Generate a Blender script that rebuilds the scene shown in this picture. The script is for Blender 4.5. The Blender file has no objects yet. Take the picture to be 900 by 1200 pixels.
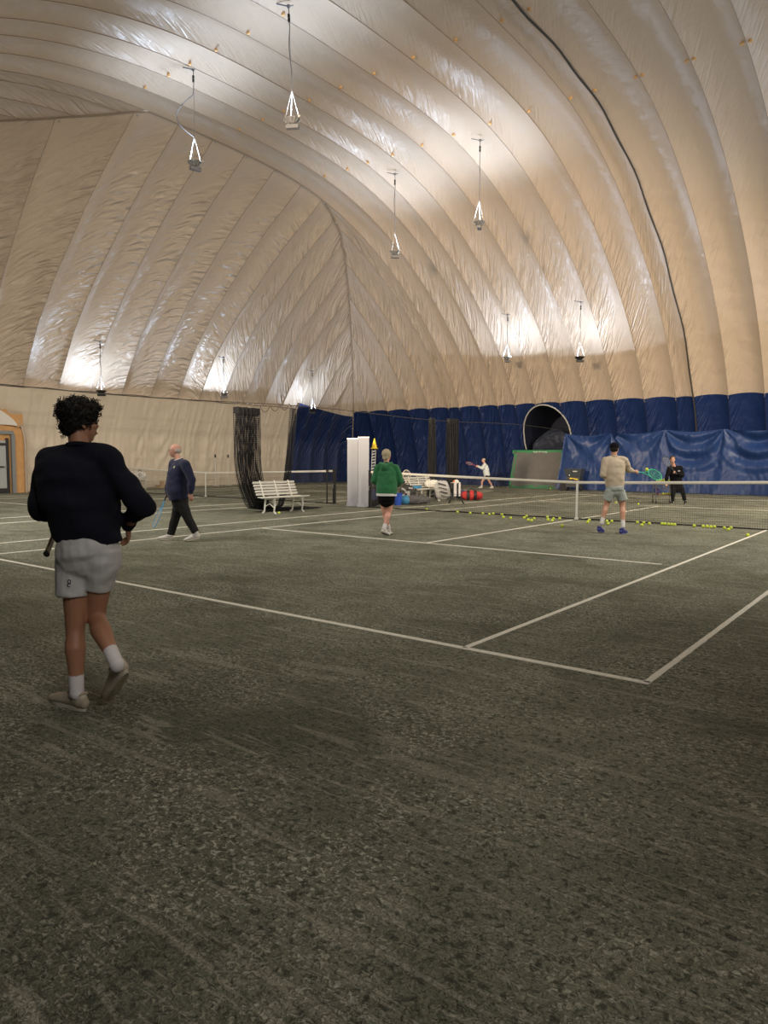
import bpy, math, random
import numpy as np
from mathutils import Vector, Matrix, noise
from mathutils.bvhtree import BVHTree
random.seed(7)
V = Vector
PI = math.pi
S = bpy.context.scene
C = S.collection

# ------------------------------------------------------------------ camera
CX, CY, CH, YAW, PITCH, ROLL, FOC = 6.9379, -16.5302, 1.43665, 0.659536, -0.0738091, 0.00405963, 844.106
_cy, _sy, _cp, _sp = math.cos(YAW), math.sin(YAW), math.cos(PITCH), math.sin(PITCH)
FW = V((-_sy * _cp, _cy * _cp, _sp))
_r0 = V((_cy, _sy, 0)); _u0 = _r0.cross(FW)
RT = _r0 * math.cos(ROLL) + _u0 * math.sin(ROLL)
UP = -_r0 * math.sin(ROLL) + _u0 * math.cos(ROLL)
EYE = V((CX, CY, CH))
cam_d = bpy.data.cameras.new('camera')
cam = bpy.data.objects.new('camera', cam_d); C.objects.link(cam)
M4 = Matrix.Identity(4)
for i in range(3):
    M4[i][0] = RT[i]; M4[i][1] = UP[i]; M4[i][2] = -FW[i]; M4[i][3] = EYE[i]
cam.matrix_world = M4
cam_d.sensor_fit = 'VERTICAL'; cam_d.sensor_height = 24.0; cam_d.lens = FOC * 24.0 / 1200.0
cam_d.clip_end = 200
S.camera = cam

# ------------------------------------------------------------------ world, exposure
w = bpy.data.worlds.new('world'); S.world = w; w.use_nodes = True
w.node_tree.nodes['Background'].inputs[0].default_value = (1.0, 0.97, 0.92, 1)
w.node_tree.nodes['Background'].inputs[1].default_value = 0.42
S.view_settings.view_transform = 'Standard'; S.view_settings.look = 'None'
S.view_settings.gamma = 1.0; S.view_settings.use_curve_mapping = False
S.view_settings.exposure = 0.86
LAMP_W = 285.0          # watts of every hanging up-light
LAMP_COL = (0.62, 0.77, 1.0)
S.cycles.max_bounces = 10; S.cycles.diffuse_bounces = 8; S.cycles.glossy_bounces = 3
S.cycles.sample_clamp_indirect = 6.0
S.cycles.caustics_reflective = False; S.cycles.caustics_refractive = False

# measuring helpers: where a sight line of the survey meets the ground or a plane
def ray(px, py):
    return FW + RT * ((px - 450) / FOC) - UP * ((py - 600) / FOC)
def ground(px, py, z=0.0):
    d = ray(px, py); return EYE + d * ((z - EYE.z) / d.z)
def on_x(px, py, x):
    d = ray(px, py); return EYE + d * ((x - EYE.x) / d.x)
def on_y(px, py, y):
    d = ray(px, py); return EYE + d * ((y - EYE.y) / d.y)
def at_depth(px, py, D):
    return EYE + ray(px, py) * D

# ------------------------------------------------------------------ materials
def new_mat(name):
    m = bpy.data.materials.new(name); m.use_nodes = True
    nt = m.node_tree; b = nt.nodes['Principled BSDF']
    return m, nt, b
def N(nt, t, **kw):
    n = nt.nodes.new(t)
    for k, v in kw.items():
        if k.startswith('i_'): n.inputs[k[2:].replace('_', ' ')].default_value = v
        else: setattr(n, k, v)
    return n
def mat(name, col, rough=0.6, metal=0.0, var=0.12, scale=20.0, bump=0.0, bscale=60.0, spec=0.5, sheen=0.0, coat=0.0):
    m, nt, b = new_mat(name)
    L = nt.links
    tc = N(nt, 'ShaderNodeTexCoord')
    nz = N(nt, 'ShaderNodeTexNoise'); nz.inputs['Scale'].default_value = scale; nz.inputs['Detail'].default_value = 3
    L.new(tc.outputs['Object'], nz.inputs['Vector'])
    mx = N(nt, 'ShaderNodeMix', data_type='RGBA')
    c0 = [max(0, c * (1 - var)) for c in col]; c1 = [min(1, c * (1 + var)) for c in col]
    mx.inputs[6].default_value = (*c0, 1); mx.inputs[7].default_value = (*c1, 1)
    L.new(nz.outputs[0], mx.inputs[0]); L.new(mx.outputs[2], b.inputs['Base Color'])
    b.inputs['Roughness'].default_value = rough; b.inputs['Metallic'].default_value = metal
    b.inputs['Specular IOR Level'].default_value = spec
    if sheen: b.inputs['Sheen Weight'].default_value = sheen
    if coat: b.inputs['Coat Weight'].default_value = coat
    if bump:
        n2 = N(nt, 'ShaderNodeTexNoise'); n2.inputs['Scale'].default_value = bscale
        L.new(tc.outputs['Object'], n2.inputs['Vector'])
        bp = N(nt, 'ShaderNodeBump'); bp.inputs['Strength'].default_value = bump; bp.inputs['Distance'].default_value = 0.01
        L.new(n2.outputs[0], bp.inputs['Height']); L.new(bp.outputs[0], b.inputs['Normal'])
    return m

def membrane(name, col, dark, rough=0.42, wr=1.0, blue=False):
    """coated fabric: long diagonal puckers running off the seams (attribute 'pucker' says how slack it hangs)"""
    m, nt, b = new_mat(name); L = nt.links
    uv = N(nt, 'ShaderNodeUVMap', uv_map='UVMap')
    at = N(nt, 'ShaderNodeAttribute', attribute_name='pucker')
    sep = N(nt, 'ShaderNodeSeparateXYZ'); L.new(uv.outputs[0], sep.inputs[0])
    def math_(op, a, b_=None):
        n = N(nt, 'ShaderNodeMath', operation=op)
        for i, q in enumerate((a, b_)):
            if q is None: continue
            if isinstance(q, (int, float)): n.inputs[i].default_value = q
            else: L.new(q, n.inputs[i])
        return n.outputs[0]
    # base colour with broad stains
    geo = N(nt, 'ShaderNodeTexCoord')
    st = N(nt, 'ShaderNodeTexNoise'); st.inputs['Scale'].default_value = 0.35; st.inputs['Detail'].default_value = 6; st.inputs['Roughness'].default_value = 0.65
    L.new(geo.outputs['Object'], st.inputs['Vector'])
    rp = N(nt, 'ShaderNodeMapRange'); rp.inputs[1].default_value = 1.05; rp.inputs[2].default_value = 0.75
    L.new(st.outputs[0], rp.inputs[0])
    mx = N(nt, 'ShaderNodeMix', data_type='RGBA'); mx.inputs[6].default_value = (*col, 1); mx.inputs[7].default_value = (*dark, 1)
    L.new(rp.outputs[0], mx.inputs[0])
    L.new(mx.outputs[2], b.inputs['Base Color'])
    b.inputs['Roughness'].default_value = rough; b.inputs['Specular IOR Level'].default_value = 0.5
    # puckers: frac across the gore, slanting lines
    fr = math_('FRACT', sep.outputs[0])
    ax = math_('MULTIPLY', fr, 1.4)
    sa = N(nt, 'ShaderNodeAttribute', attribute_name='slant')
    slant = math_('SUBTRACT', sep.outputs[1], math_('MULTIPLY', ax, sa.outputs['Fac']))
    comb = N(nt, 'ShaderNodeCombineXYZ'); L.new(math_('MULTIPLY', slant, 1.75), comb.inputs[0]); L.new(math_('MULTIPLY', ax, 0.8), comb.inputs[1])
    L.new(math_('MULTIPLY', math_('FLOOR', sep.outputs[0]), 3.7), comb.inputs[2])
    n1 = N(nt, 'ShaderNodeTexNoise'); n1.inputs['Scale'].default_value = 1.6; n1.inputs['Detail'].default_value = 2.5; n1.inputs['Distortion'].default_value = 0.35
    L.new(comb.outputs[0], n1.inputs['Vector'])
    ridge = math_('SUBTRACT', 1.0, math_('ABSOLUTE', math_('MULTIPLY', math_('SUBTRACT', n1.outputs[0], 0.5), 4.0)))
    ridge = math_('MAXIMUM', ridge, 0.0)
    # patchiness and fade away from seams
    n2 = N(nt, 'ShaderNodeTexNoise'); n2.inputs['Scale'].default_value = 0.55; L.new(geo.outputs['Object'], n2.inputs['Vector'])
    r2 = N(nt, 'ShaderNodeMapRange'); r2.inputs[1].default_value = 1.08; r2.inputs[2].default_value = 0.62; L.new(n2.outputs[0], r2.inputs[0])
    side = N(nt, 'ShaderNodeMapRange'); side.inputs[1].default_value = 0.0; side.inputs[2].default_value = 0.75; side.inputs[3].default_value = 1.0; side.inputs[4].default_value = 0.15
    L.new(fr, side.inputs[0])
    amp = math_('MULTIPLY', math_('MULTIPLY', side.outputs[0], at.outputs['Fac']), math_('ADD', math_('MULTIPLY', r2.outputs[0], 0.75), 0.25))
    h = math_('MULTIPLY', ridge, amp)
    # soft general unevenness
    n3 = N(nt, 'ShaderNodeTexNoise'); n3.inputs['Scale'].default_value = 1.7; n3.inputs['Detail'].default_value = 3; L.new(geo.outputs['Object'], n3.inputs['Vector'])
    h2 = math_('ADD', h, math_('MULTIPLY', n3.outputs[0], 0.35))
    bp = N(nt, 'ShaderNodeBump'); bp.inputs['Strength'].default_value = 0.8; bp.inputs['Distance'].default_value = 0.20 * wr
    L.new(h2, bp.inputs['Height']); L.new(bp.outputs[0], b.inputs['Normal'])
    if not blue:      # coated fabric lets some daylight through
        tr = N(nt, 'ShaderNodeBsdfTranslucent'); L.new(mx.outputs[2], tr.inputs['Color']); L.new(bp.outputs[0], tr.inputs['Normal'])
        ms = N(nt, 'ShaderNodeMixShader'); ms.inputs[0].default_value = 0.16
        L.new(b.outputs[0], ms.inputs[1]); L.new(tr.outputs[0], ms.inputs[2]); L.new(ms.outputs[0], nt.nodes['Material Output'].inputs['Surface'])
    return m

MEM = membrane('membrane_tan', (0.70, 0.565, 0.42), (0.54, 0.435, 0.335), rough=0.36)
MEMD = membrane('drape_cream', (0.78, 0.68, 0.55), (0.68, 0.585, 0.46), rough=0.5)
MEMB = membrane('membrane_blue', (0.006, 0.028, 0.130), (0.005, 0.022, 0.105), rough=0.5, blue=True)
SEAM = mat('seam_dark', (0.34, 0.28, 0.22), 0.7)
SEAMB = mat('seam_navy', (0.008, 0.015, 0.05), 0.7)
CABLE = mat('cable_dark', (0.05, 0.045, 0.04), 0.6)
TARP = mat('tarp_blue', (0.015, 0.042, 0.150), 0.42, spec=0.35, var=0.12, scale=3, bump=0.25, bscale=9)
LINE = mat('line_tape', (0.80, 0.78, 0.69), 0.8, var=0.25, scale=30)
WHITE = mat('white_paint', (0.72, 0.71, 0.66), 0.45, var=0.06)
BANNERW = mat('banner_white', (0.33, 0.345, 0.39), 0.5, var=0.03, scale=4)
BLACK = mat('black_plastic', (0.012, 0.012, 0.013), 0.5)
NETBLK = mat('net_cord', (0.010, 0.010, 0.012), 0.8, var=0.3)
NETGRN = mat('net_cord_grey', (0.055, 0.055, 0.05), 0.85, var=0.3)
BAND = mat('net_band', (0.68, 0.65, 0.58), 0.75, var=0.1, scale=8)
STEEL = mat('galvanised_steel', (0.35, 0.35, 0.34), 0.4, metal=0.8)
ALU = mat('brushed_aluminium', (0.62, 0.62, 0.62), 0.35, metal=0.9)
ROPE = mat('white_cord', (0.45, 0.44, 0.43), 0.7)
PATCH = mat('tan_patch', (0.75, 0.46, 0.2), 0.7)
BALLM = mat('ball_felt', (0.66, 0.78, 0.06), 0.9, var=0.15, scale=80, bump=0.3, bscale=300)
SEAMW = mat('ball_seam', (0.8, 0.8, 0.72), 0.8)
GREEN = mat('green_vinyl', (0.03, 0.22, 0.08), 0.55)
GREYNET = mat('grey_mesh', (0.13, 0.125, 0.12), 0.8, var=0.2, scale=5)
NAVYD = mat('navy_dark', (0.006, 0.010, 0.028), 0.7)
NAVYF = mat('dark_fabric_slumped', (0.020, 0.026, 0.045), 0.5)
PLY = mat('plywood_orange', (0.60, 0.33, 0.13), 0.6, var=0.2, scale=4)
DOORG = mat('door_grey', (0.22, 0.24, 0.25), 0.5)
GLASS = mat('door_glass', (0.42, 0.45, 0.45), 0.15)
YEL = mat('cone_yellow', (0.85, 0.62, 0.02), 0.5)
BLUEB = mat('bucket_blue', (0.02, 0.09, 0.55), 0.4)
REDB = mat('bag_red', (0.50, 0.02, 0.02), 0.6)
GREYB = mat('bag_grey', (0.10, 0.10, 0.11), 0.7, var=0.3, scale=10)
CYANB = mat('bag_cyan', (0.04, 0.25, 0.48), 0.6)
NAVYB = mat('bag_navy', (0.03, 0.035, 0.09), 0.6)
GREYW = mat('bag_silver', (0.42, 0.42, 0.42), 0.5)
WOOD = mat('bare_wood', (0.45, 0.33, 0.2), 0.7)
PURP = mat('bag_purple', (0.10, 0.05, 0.25), 0.6)

def clay():
    m, nt, b = new_mat('clay_court'); L = nt.links
    tc = N(nt, 'ShaderNodeTexCoord')
    def noise_(scale, det=4, rot=0, sc=(1, 1, 1), dist=0.0, rough=0.6):
        mp = N(nt, 'ShaderNodeMapping'); mp.inputs['Rotation'].default_value = (0, 0, rot); mp.inputs['Scale'].default_value = sc
        L.new(tc.outputs['Object'], mp.inputs['Vector'])
        n = N(nt, 'ShaderNodeTexNoise'); n.inputs['Scale'].default_value = scale; n.inputs['Detail'].default_value = det
        n.inputs['Distortion'].default_value = dist; n.inputs['Roughness'].default_value = rough
        L.new(mp.outputs[0], n.inputs['Vector']); return n.outputs[0]
    def ramp(x, a, c, lo=0.0, hi=1.0):
        r = N(nt, 'ShaderNodeMapRange'); r.inputs[1].default_value = a; r.inputs[2].default_value = c
        r.inputs[3].default_value = lo; r.inputs[4].default_value = hi; L.new(x, r.inputs[0]); return r.outputs[0]
    def mix(fac, a, c):
        n = N(nt, 'ShaderNodeMix', data_type='RGBA')
        for k, q in ((0, fac), (6, a), (7, c)):
            if isinstance(q, tuple): n.inputs[k].default_value = (*q, 1)
            elif isinstance(q, float): n.inputs[k].default_value = q
            else: L.new(q, n.inputs[k])
        return n.outputs[2]
    def mul(a, c, op='MULTIPLY'):
        n = N(nt, 'ShaderNodeMath', operation=op)
        for k, q in enumerate((a, c)):
            if isinstance(q, float): n.inputs[k].default_value = q
            else: L.new(q, n.inputs[k])
        return n.outputs[0]
    broad = noise_(0.45, 5, dist=0.5)
    c = mix(ramp(broad, 0.35, 0.65), (0.135, 0.145, 0.102), (0.265, 0.280, 0.208))
    # flaky dry dust
    flake = ramp(noise_(40, 3, rot=0.5, sc=(1, 1.3, 1), dist=0.9, rough=0.55), 0.50, 0.56)
    flakemask = ramp(noise_(1.1, 4, dist=0.8), 0.36, 0.60)
    c = mix(mul(mul(flake, flakemask), 0.85), c, (0.62, 0.63, 0.51))
    dark = ramp(noise_(30, 3, dist=0.7, rough=0.6), 0.52, 0.62)
    c = mix(mul(dark, 0.78), c, (0.050, 0.058, 0.040))
    # slide marks: thin long streaks in several directions
    for k, (rot, sc, th) in enumerate([(0.35, (0.55, 6.5, 1), 0.665), (1.15, (0.5, 7.5, 1), 0.675), (-0.45, (0.6, 6.0, 1), 0.665), (2.2, (0.45, 6.5, 1), 0.67), (0.7, (0.25, 2.0, 1), 0.64), (0.1, (1.6, 14.0, 1), 0.665), (-0.9, (1.8, 16.0, 1), 0.67), (1.7, (1.8, 16.0, 1), 0.67)]):
        s = ramp(noise_(2.6 + 0.4 * k, 2.0, rot=rot, sc=sc, dist=0.8), th - 0.022, th + 0.012)
        c = mix(mul(s, 0.42), c, (0.50, 0.49, 0.40))
    fine = noise_(90, 2, rough=0.6)
    c = mix(ramp(fine, 0.35, 0.65, 0.0, 0.40), c, (0.07, 0.07, 0.05))
    L.new(c, b.inputs['Base Color'])
    b.inputs['Roughness'].default_value = 0.85; b.inputs['Specular IOR Level'].default_value = 0.25
    hh = mul(mul(noise_(40, 3, rough=0.6), 1.0), mul(broad, 1.2), 'ADD')
    hh = mul(hh, mul(flake, 0.4), 'ADD')
    bp = N(nt, 'ShaderNodeBump'); bp.inputs['Strength'].default_value = 1.0; bp.inputs['Distance'].default_value = 0.02
    L.new(hh, bp.inputs['Height']); L.new(bp.outputs[0], b.inputs['Normal'])
    return m
CLAY = clay()

# ------------------------------------------------------------------ mesh builder
class B:
    def __init__(s): s.v = []; s.f = []; s.m = []; s.mi = 0
    def add(s, vs, fs):
        o = len(s.v); s.v += [tuple(q) for q in vs]
        s.f += [tuple(i + o for i in f) for f in fs]; s.m += [s.mi] * len(fs)
    def box(s, c, d, M=None):
        x, y, z = d[0] / 2, d[1] / 2, d[2] / 2
        vs = [V((a * x, b_ * y, e * z)) for e in (-1, 1) for b_ in (-1, 1) for a in (-1, 1)]
        if M is not None: vs = [M @ q for q in vs]
        vs = [q + V(c) for q in vs]
        s.add(vs, [(0, 2, 3, 1), (4, 5, 7, 6), (0, 1, 5, 4), (2, 6, 7, 3), (0, 4, 6, 2), (1, 3, 7, 5)])
    def bar(s, p, q, wd, th, side):
        """rectangular bar from p to q; wd along side, th across"""
        p, q = V(p), V(q); t = (q - p).normalized(); sd = V(side); sd = (sd - t * sd.dot(t)).normalized(); n = t.cross(sd)
        vs = [e + sd * (a * wd / 2) + n * (b_ * th / 2) for e in (p, q) for a, b_ in ((-1, -1), (1, -1), (1, 1), (-1, 1))]
        s.add(vs, [(3, 2, 1, 0), (4, 5, 6, 7), (0, 1, 5, 4), (1, 2, 6, 5), (2, 3, 7, 6), (3, 0, 4, 7)])
    def loft(s, P, ra, rb=None, side=None, n=12, rnd=True, closed=False):
        P = [V(q) for q in P]; k = len(P)
        ra = list(ra) if hasattr(ra, '__len__') else [ra] * k
        rb = ra if rb is None else (list(rb) if hasattr(rb, '__len__') else [rb] * k)
        st = []
        for i in range(k):
            if closed: t = P[(i + 1) % k] - P[i - 1]
            elif i == 0: t = P[1] - P[0]
            elif i == k - 1: t = P[-1] - P[-2]
            else: t = (P[i + 1] - P[i]).normalized() + (P[i] - P[i - 1]).normalized()
            st.append((P[i], t.normalized() if t.length > 1e-9 else V((0, 0, 1)), ra[i], rb[i]))
        if rnd and not closed:
            def capst(e, sgn):
                p, t, a, b_ = e; r = min(a, b_); o = []
                for ang in (25, 50, 72):
                    g = math.radians(ang); o.append((p + t * (sgn * r * math.sin(g)), t, a * math.cos(g), b_ * math.cos(g)))
                o.append((p + t * (sgn * r), t, a * 0.06, b_ * 0.06)); return o
            st = capst(st[0], -1)[::-1] + st + capst(st[-1], 1)
        sd = V(side) if side is not None else (V((1, 0, 0)) if abs(st[0][1].x) < 0.8 else V((0, 1, 0)))
        vs = []
        for p, t, a, b_ in st:
            d = sd - t * sd.dot(t)
            if d.length < 1e-4: d = t.orthogonal()
            d.normalize()
            if side is None: sd = d
            e = t.cross(d)
            for j in range(n):
                g = 2 * PI * j / n; vs.append(p + d * (a * math.cos(g)) + e * (b_ * math.sin(g)))
        fs = []; K = len(st)
        for i in range(K if closed else K - 1):
            i2 = (i + 1) % K
            for j in range(n):
                j2 = (j + 1) % n; fs.append((i * n + j, i * n + j2, i2 * n + j2, i2 * n + j))
        if not closed:
            fs.append(tuple(range(n))[::-1]); fs.append(tuple((K - 1) * n + j for j in range(n)))
        s.add(vs, fs)
    def tube(s, P, r, n=6, closed=False): s.loft(P, r, n=n, rnd=False, closed=closed)
    def ell(s, c, rad, ax=None, n=16, m=10):
        ax = ax or (V((1, 0, 0)), V((0, 1, 0)), V((0, 0, 1)))
        c = V(c); vs = []
        for i in range(1, m):
            th = PI * i / m
            for j in range(n):
                ph = 2 * PI * j / n
                vs.append(c + ax[0] * (rad[0] * math.sin(th) * math.cos(ph)) + ax[1] * (rad[1] * math.sin(th) * math.sin(ph)) + ax[2] * (rad[2] * math.cos(th)))
        vs.append(c + ax[2] * rad[2]); vs.append(c - ax[2] * rad[2]); a, b_ = len(vs) - 2, len(vs) - 1
        fs = []
        for i in range(m - 2):
            for j in range(n):
                j2 = (j + 1) % n; fs.append((i * n + j, (i + 1) * n + j, (i + 1) * n + j2, i * n + j2))
        for j in range(n):
            j2 = (j + 1) % n; fs.append((a, j, j2)); fs.append((b_, (m - 2) * n + j2, (m - 2) * n + j))
        s.add(vs, fs)
    def grid(s, fn, nu, nv):
        vs = [fn(i / nu, j / nv) for j in range(nv + 1) for i in range(nu + 1)]
        s.add(vs, [(j * (nu + 1) + i, j * (nu + 1) + i + 1, (j + 1) * (nu + 1) + i + 1, (j + 1) * (nu + 1) + i) for j in range(nv) for i in range(nu)])
    def mesh(s, name, mats, smooth=True):
        me = bpy.data.meshes.new(name); me.from_pydata(s.v, [], s.f)
        for q in (mats if isinstance(mats, (list, tuple)) else [mats]): me.materials.append(q)
        if max(s.m or [0]): me.polygons.foreach_set('material_index', s.m)
        me.update()
        if smooth: smooth_angle(me)
        return me
    def obj(s, name, mats, parent=None, smooth=True):
        o = bpy.data.objects.new(name, s.mesh(name, mats, smooth)); C.objects.link(o)
        if parent: o.parent = parent
        return o
def smooth_angle(me, ang=40):
    me.polygons.foreach_set('use_smooth', [True] * len(me.polygons))
    me.set_sharp_from_angle(angle=math.radians(ang))
def tag(o, label=None, cat=None, group=None, kind=None):
    for k, q in (('label', label), ('category', cat), ('group', group), ('kind', kind)):
        if q: o[k] = q
    return o
def empty(name, loc=(0, 0, 0), rot=None):
    o = bpy.data.objects.new(name, None); C.objects.link(o); o.location = loc; o.empty_display_size = 0.2
    if rot is not None: o.rotation_euler = rot
    return o
def thing(name, label, cat, loc=(0, 0, 0), rz=0.0, group=None):
    return tag(empty(name, loc, (0, 0, rz)), label, cat, group)
def dup(o, parent=None, label=None):
    c = o.copy(); C.objects.link(c); c.parent = parent
    if label: c['label'] = label
    for ch in list(o.children): dup(ch, c)
    return c
def fuse(b, voxel, name, smooth=4, folds=None, lo=False):
    """one continuous skin from overlapping closed volumes"""
    me = bpy.data.meshes.new('t'); me.from_pydata(b.v, [], b.f)
    o = bpy.data.objects.new('t', me); C.objects.link(o)
    r = o.modifiers.new('r', 'REMESH'); r.mode = 'VOXEL'; r.voxel_size = voxel; r.use_smooth_shade = True
    if smooth:
        q = o.modifiers.new('s', 'SMOOTH'); q.iterations = smooth; q.factor = 0.5
    dg = bpy.context.evaluated_depsgraph_get(); dg.update()
    out = bpy.data.meshes.new_from_object(o.evaluated_get(dg)); out.name = name
    bpy.data.objects.remove(o); bpy.data.meshes.remove(me)
    if folds:
        n = len(out.vertices); co = np.empty(n * 3); out.vertices.foreach_get('co', co); co = co.reshape(-1, 3)
        out.update(); nm = np.array([v.normal[:] for v in out.vertices])
        d = np.array([folds(V(c)) for c in co]); co += nm * d[:, None]
        out.vertices.foreach_set('co', co.ravel()); out.update()
    out.polygons.foreach_set('use_smooth', [True] * len(out.polygons))
    return out
def link_mesh(me, name, m, parent):
    me.materials.clear(); me.materials.append(m)
    o = bpy.data.objects.new(name, me); C.objects.link(o); o.parent = parent
    return o

# ------------------------------------------------------------------ the air dome
A0 = (15.07, 2.57, 0.30, 0.16)
def rad(t): return sum(A0[k] * math.cos(2 * k * t) for k in range(4))
NTH = 720
TH = [PI * i / NTH for i in range(NTH + 1)]
PY = [rad(t) * math.cos(t) for t in TH]; PZ = [rad(t) * math.sin(t) for t in TH]
ARC = [0.0]
for i in range(NTH): ARC.append(ARC[-1] + math.hypot(PY[i + 1] - PY[i], PZ[i + 1] - PZ[i]))
def side_pt(th):
    r = rad(th); y, z = r * math.cos(th), r * math.sin(th)
    e = 1e-3; r2 = rad(th + e); y2, z2 = r2 * math.cos(th + e), r2 * math.sin(th + e)
    ty, tz = y2 - y, z2 - z; l = math.hypot(ty, tz)
    return y, z, tz / l, -ty / l           # point and outward normal
def Fz(y):
    """height of the vault at y"""
    lo, hi = 0.0, PI
    for _ in range(40):
        m_ = (lo + hi) / 2
        if rad(m_) * math.cos(m_) > y: lo = m_
        else: hi = m_
    return rad(lo) * math.sin(lo)
def th_of_y(y):
    lo, hi = 0.0, PI
    for _ in range(40):
        m_ = (lo + hi) / 2
        if rad(m_) * math.cos(m_) > y: lo = m_
        else: hi = m_
    return lo
def interp(x, T):
    if x <= T[0][0]: return T[0][1]
    for (a, b_), (c, d) in zip(T, T[1:]):
        if x <= c: return b_ + (d - b_) * (x - a) / (c - a)
    return T[-1][1]
XB = -23.4
HIP = [(-18.2, -22.6), (-16.9, -22.0), (-13.0, -21.0), (-9.0, -19.8), (-5.04, -17.9), (-4.2, -17.0), (-3.1, -15.5), (-2.2, -13.95), (0.5, -13.95), (3.5, -13.95), (6.1, -13.95), (7.2, -14.35), (8.4, -14.95), (9.6, -15.75), (11.44, -17.1), (14.08, -19.15), (15.66, -20.4), (16.93, -21.4), (18.1, -22.5)]
def hipx(y): return interp(y, HIP)
HFAR = [(-22.5, 18.1), (-21.4, 16.93), (-20.4, 15.66), (-19.15, 14.08), (-17.1, 11.44), (-15.75, 9.6), (-14.95, 8.4), (-14.35, 7.2), (-13.95, 6.1)]
HNEAR = [(-22.6, -18.1), (-22.0, -16.9), (-21.0, -13.0), (-19.8, -9.0), (-17.9, -5.04), (-17.0, -4.2), (-15.5, -3.1), (-13.95, -2.2)]
EP = [(0, -23.4), (2.5, -23.0), (4.4, -22.15), (6.24, -20.95), (7.87, -19.45), (9.86, -17.15), (10.9, -15.8), (11.43, -14.98), (11.86, -14.35), (12.16, -13.95)]
EPg = [(z / 12.16, (x + 23.4) / (23.4 - 13.95)) for z, x in EP]
def end_x(y, z):
    """x of the end wall at y, z"""
    if y >= 6.1:
        xx = interp(z, EP)
        # follow the hip exactly where the two vaults meet
        if y > 14: xx += (y - 14) / 4.1 * 0.85 * max(0.0, 1 - z / 4.2)
        zt = Fz(y); k = min(1, max(0, z / max(zt, 0.01))); return xx + (hipx(y) - interp(zt, EP) - (max(0, y - 14) / 4.1 * 0.85 * max(0.0, 1 - zt / 4.2))) * k ** 3
    zt = Fz(y); return XB + (hipx(y) - XB) * interp(min(1, max(0, z) / max(zt, 0.01)), EPg)
XS = [-22.5, -21.6, -20.3, -18.84, -17.35, -15.98, -14.66, -13.95, -12.75, -11.6, -10.6, -9.45, -8.15, -6.85, -5.45, -4.05, -2.66, -1.9, -0.5, 0.9, 2.3, 3.7, 5.1, 6.5, 7.9, 9.3, 10.7, 12.1, 13.5, 14.9, 16.3, 17.7, 19.1, 20.5]
YS = [-18.1 + 0.0, -16.9, -15.45, -14.0, -12.55, -11.1, -9.65, -8.2, -6.75, -5.3, -3.85, -2.4, -0.95, 0.5, 1.98, 3.47, 4.92, 6.15, 7.5, 8.95, 10.4, 11.8, 13.1, 14.5, 15.7, 16.95, 18.1]
ZB = 4.2
TH_B = 0.0
while rad(TH_B) * math.sin(TH_B) < ZB: TH_B += 0.0005
def puck(x, y, z):
    """how slack and puckered the fabric hangs here"""
    a = 0.0
    if y > 4 and z < 12.0: a = max(a, min(1, max(0.0, (1.5 - x) / 8)) * min(1, (12.2 - z) / 3.0))
    if x < -14.3: a = max(a, 0.9 if z < 11.5 else 0.45)
    if z > 9 and x > -13: a = max(a, 0.10)
    return max(a, 0.08)
def sheet(name, fn, nu, nv, uvf, m, parent, hole=None, sl=2.1):
    """grid of points fn(u,v) with UVs and the pucker attribute"""
    P = [fn(i / nu, j / nv) for j in range(nv + 1) for i in range(nu + 1)]
    F = [(j * (nu + 1) + i, j * (nu + 1) + i + 1, (j + 1) * (nu + 1) + i + 1, (j + 1) * (nu + 1) + i) for j in range(nv) for i in range(nu)]
    if hole:
        F = [f for f in F if not hole(sum((V(P[k]) for k in f), V()) / 4)]
    me = bpy.data.meshes.new(name); me.from_pydata([tuple(q) for q in P], [], F)
    U = [uvf(i / nu, j / nv) for j in range(nv + 1) for i in range(nu + 1)]
    uv = me.uv_layers.new(name='UVMap'); li = np.empty(len(me.loops), dtype=np.int32); me.loops.foreach_get('vertex_index', li)
    uv.data.foreach_set('uv', np.array(U)[li].ravel())
    at = me.attributes.new('pucker', 'FLOAT', 'POINT'); at.data.foreach_set('value', [puck(*q) for q in P])
    at = me.attributes.new('slant', 'FLOAT', 'POINT'); at.data.foreach_set('value', [sl] * len(P))
    me.materials.append(m); me.polygons.foreach_set('use_smooth', [True] * len(me.polygons))
    o = bpy.data.objects.new(name, me); C.objects.link(o)
    if parent: o.parent = parent
    return o
def arc_of(th):
    i = min(NTH - 1, int(th / PI * NTH)); return ARC[i] + (ARC[i + 1] - ARC[i]) * (th / PI * NTH - i)
BUL = 0.20
def wig(s): return (1 - abs(2 * s - 1) ** 2.2)
ceiling = tag(empty('ceiling'), 'pale ribbed fabric vault of the air dome', kind='structure')
wall_far = tag(empty('wall_far'), 'dark blue lower band of the fabric wall behind the courts', kind='structure')
wall_near = tag(empty('wall_near'), kind='structure')
wall_left = tag(empty('wall_left'), 'curved end wall of puckered cream fabric', kind='structure')
AX, AR, ATOP = -9.12, 1.28, 4.16
def in_arch(c):
    dx = abs(c.x - AX) / AR
    return dx < 1 and c.z < 2.7 + (ATOP - 2.7) * math.sqrt(max(0, 1 - dx * dx)) and c.y > 10
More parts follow.
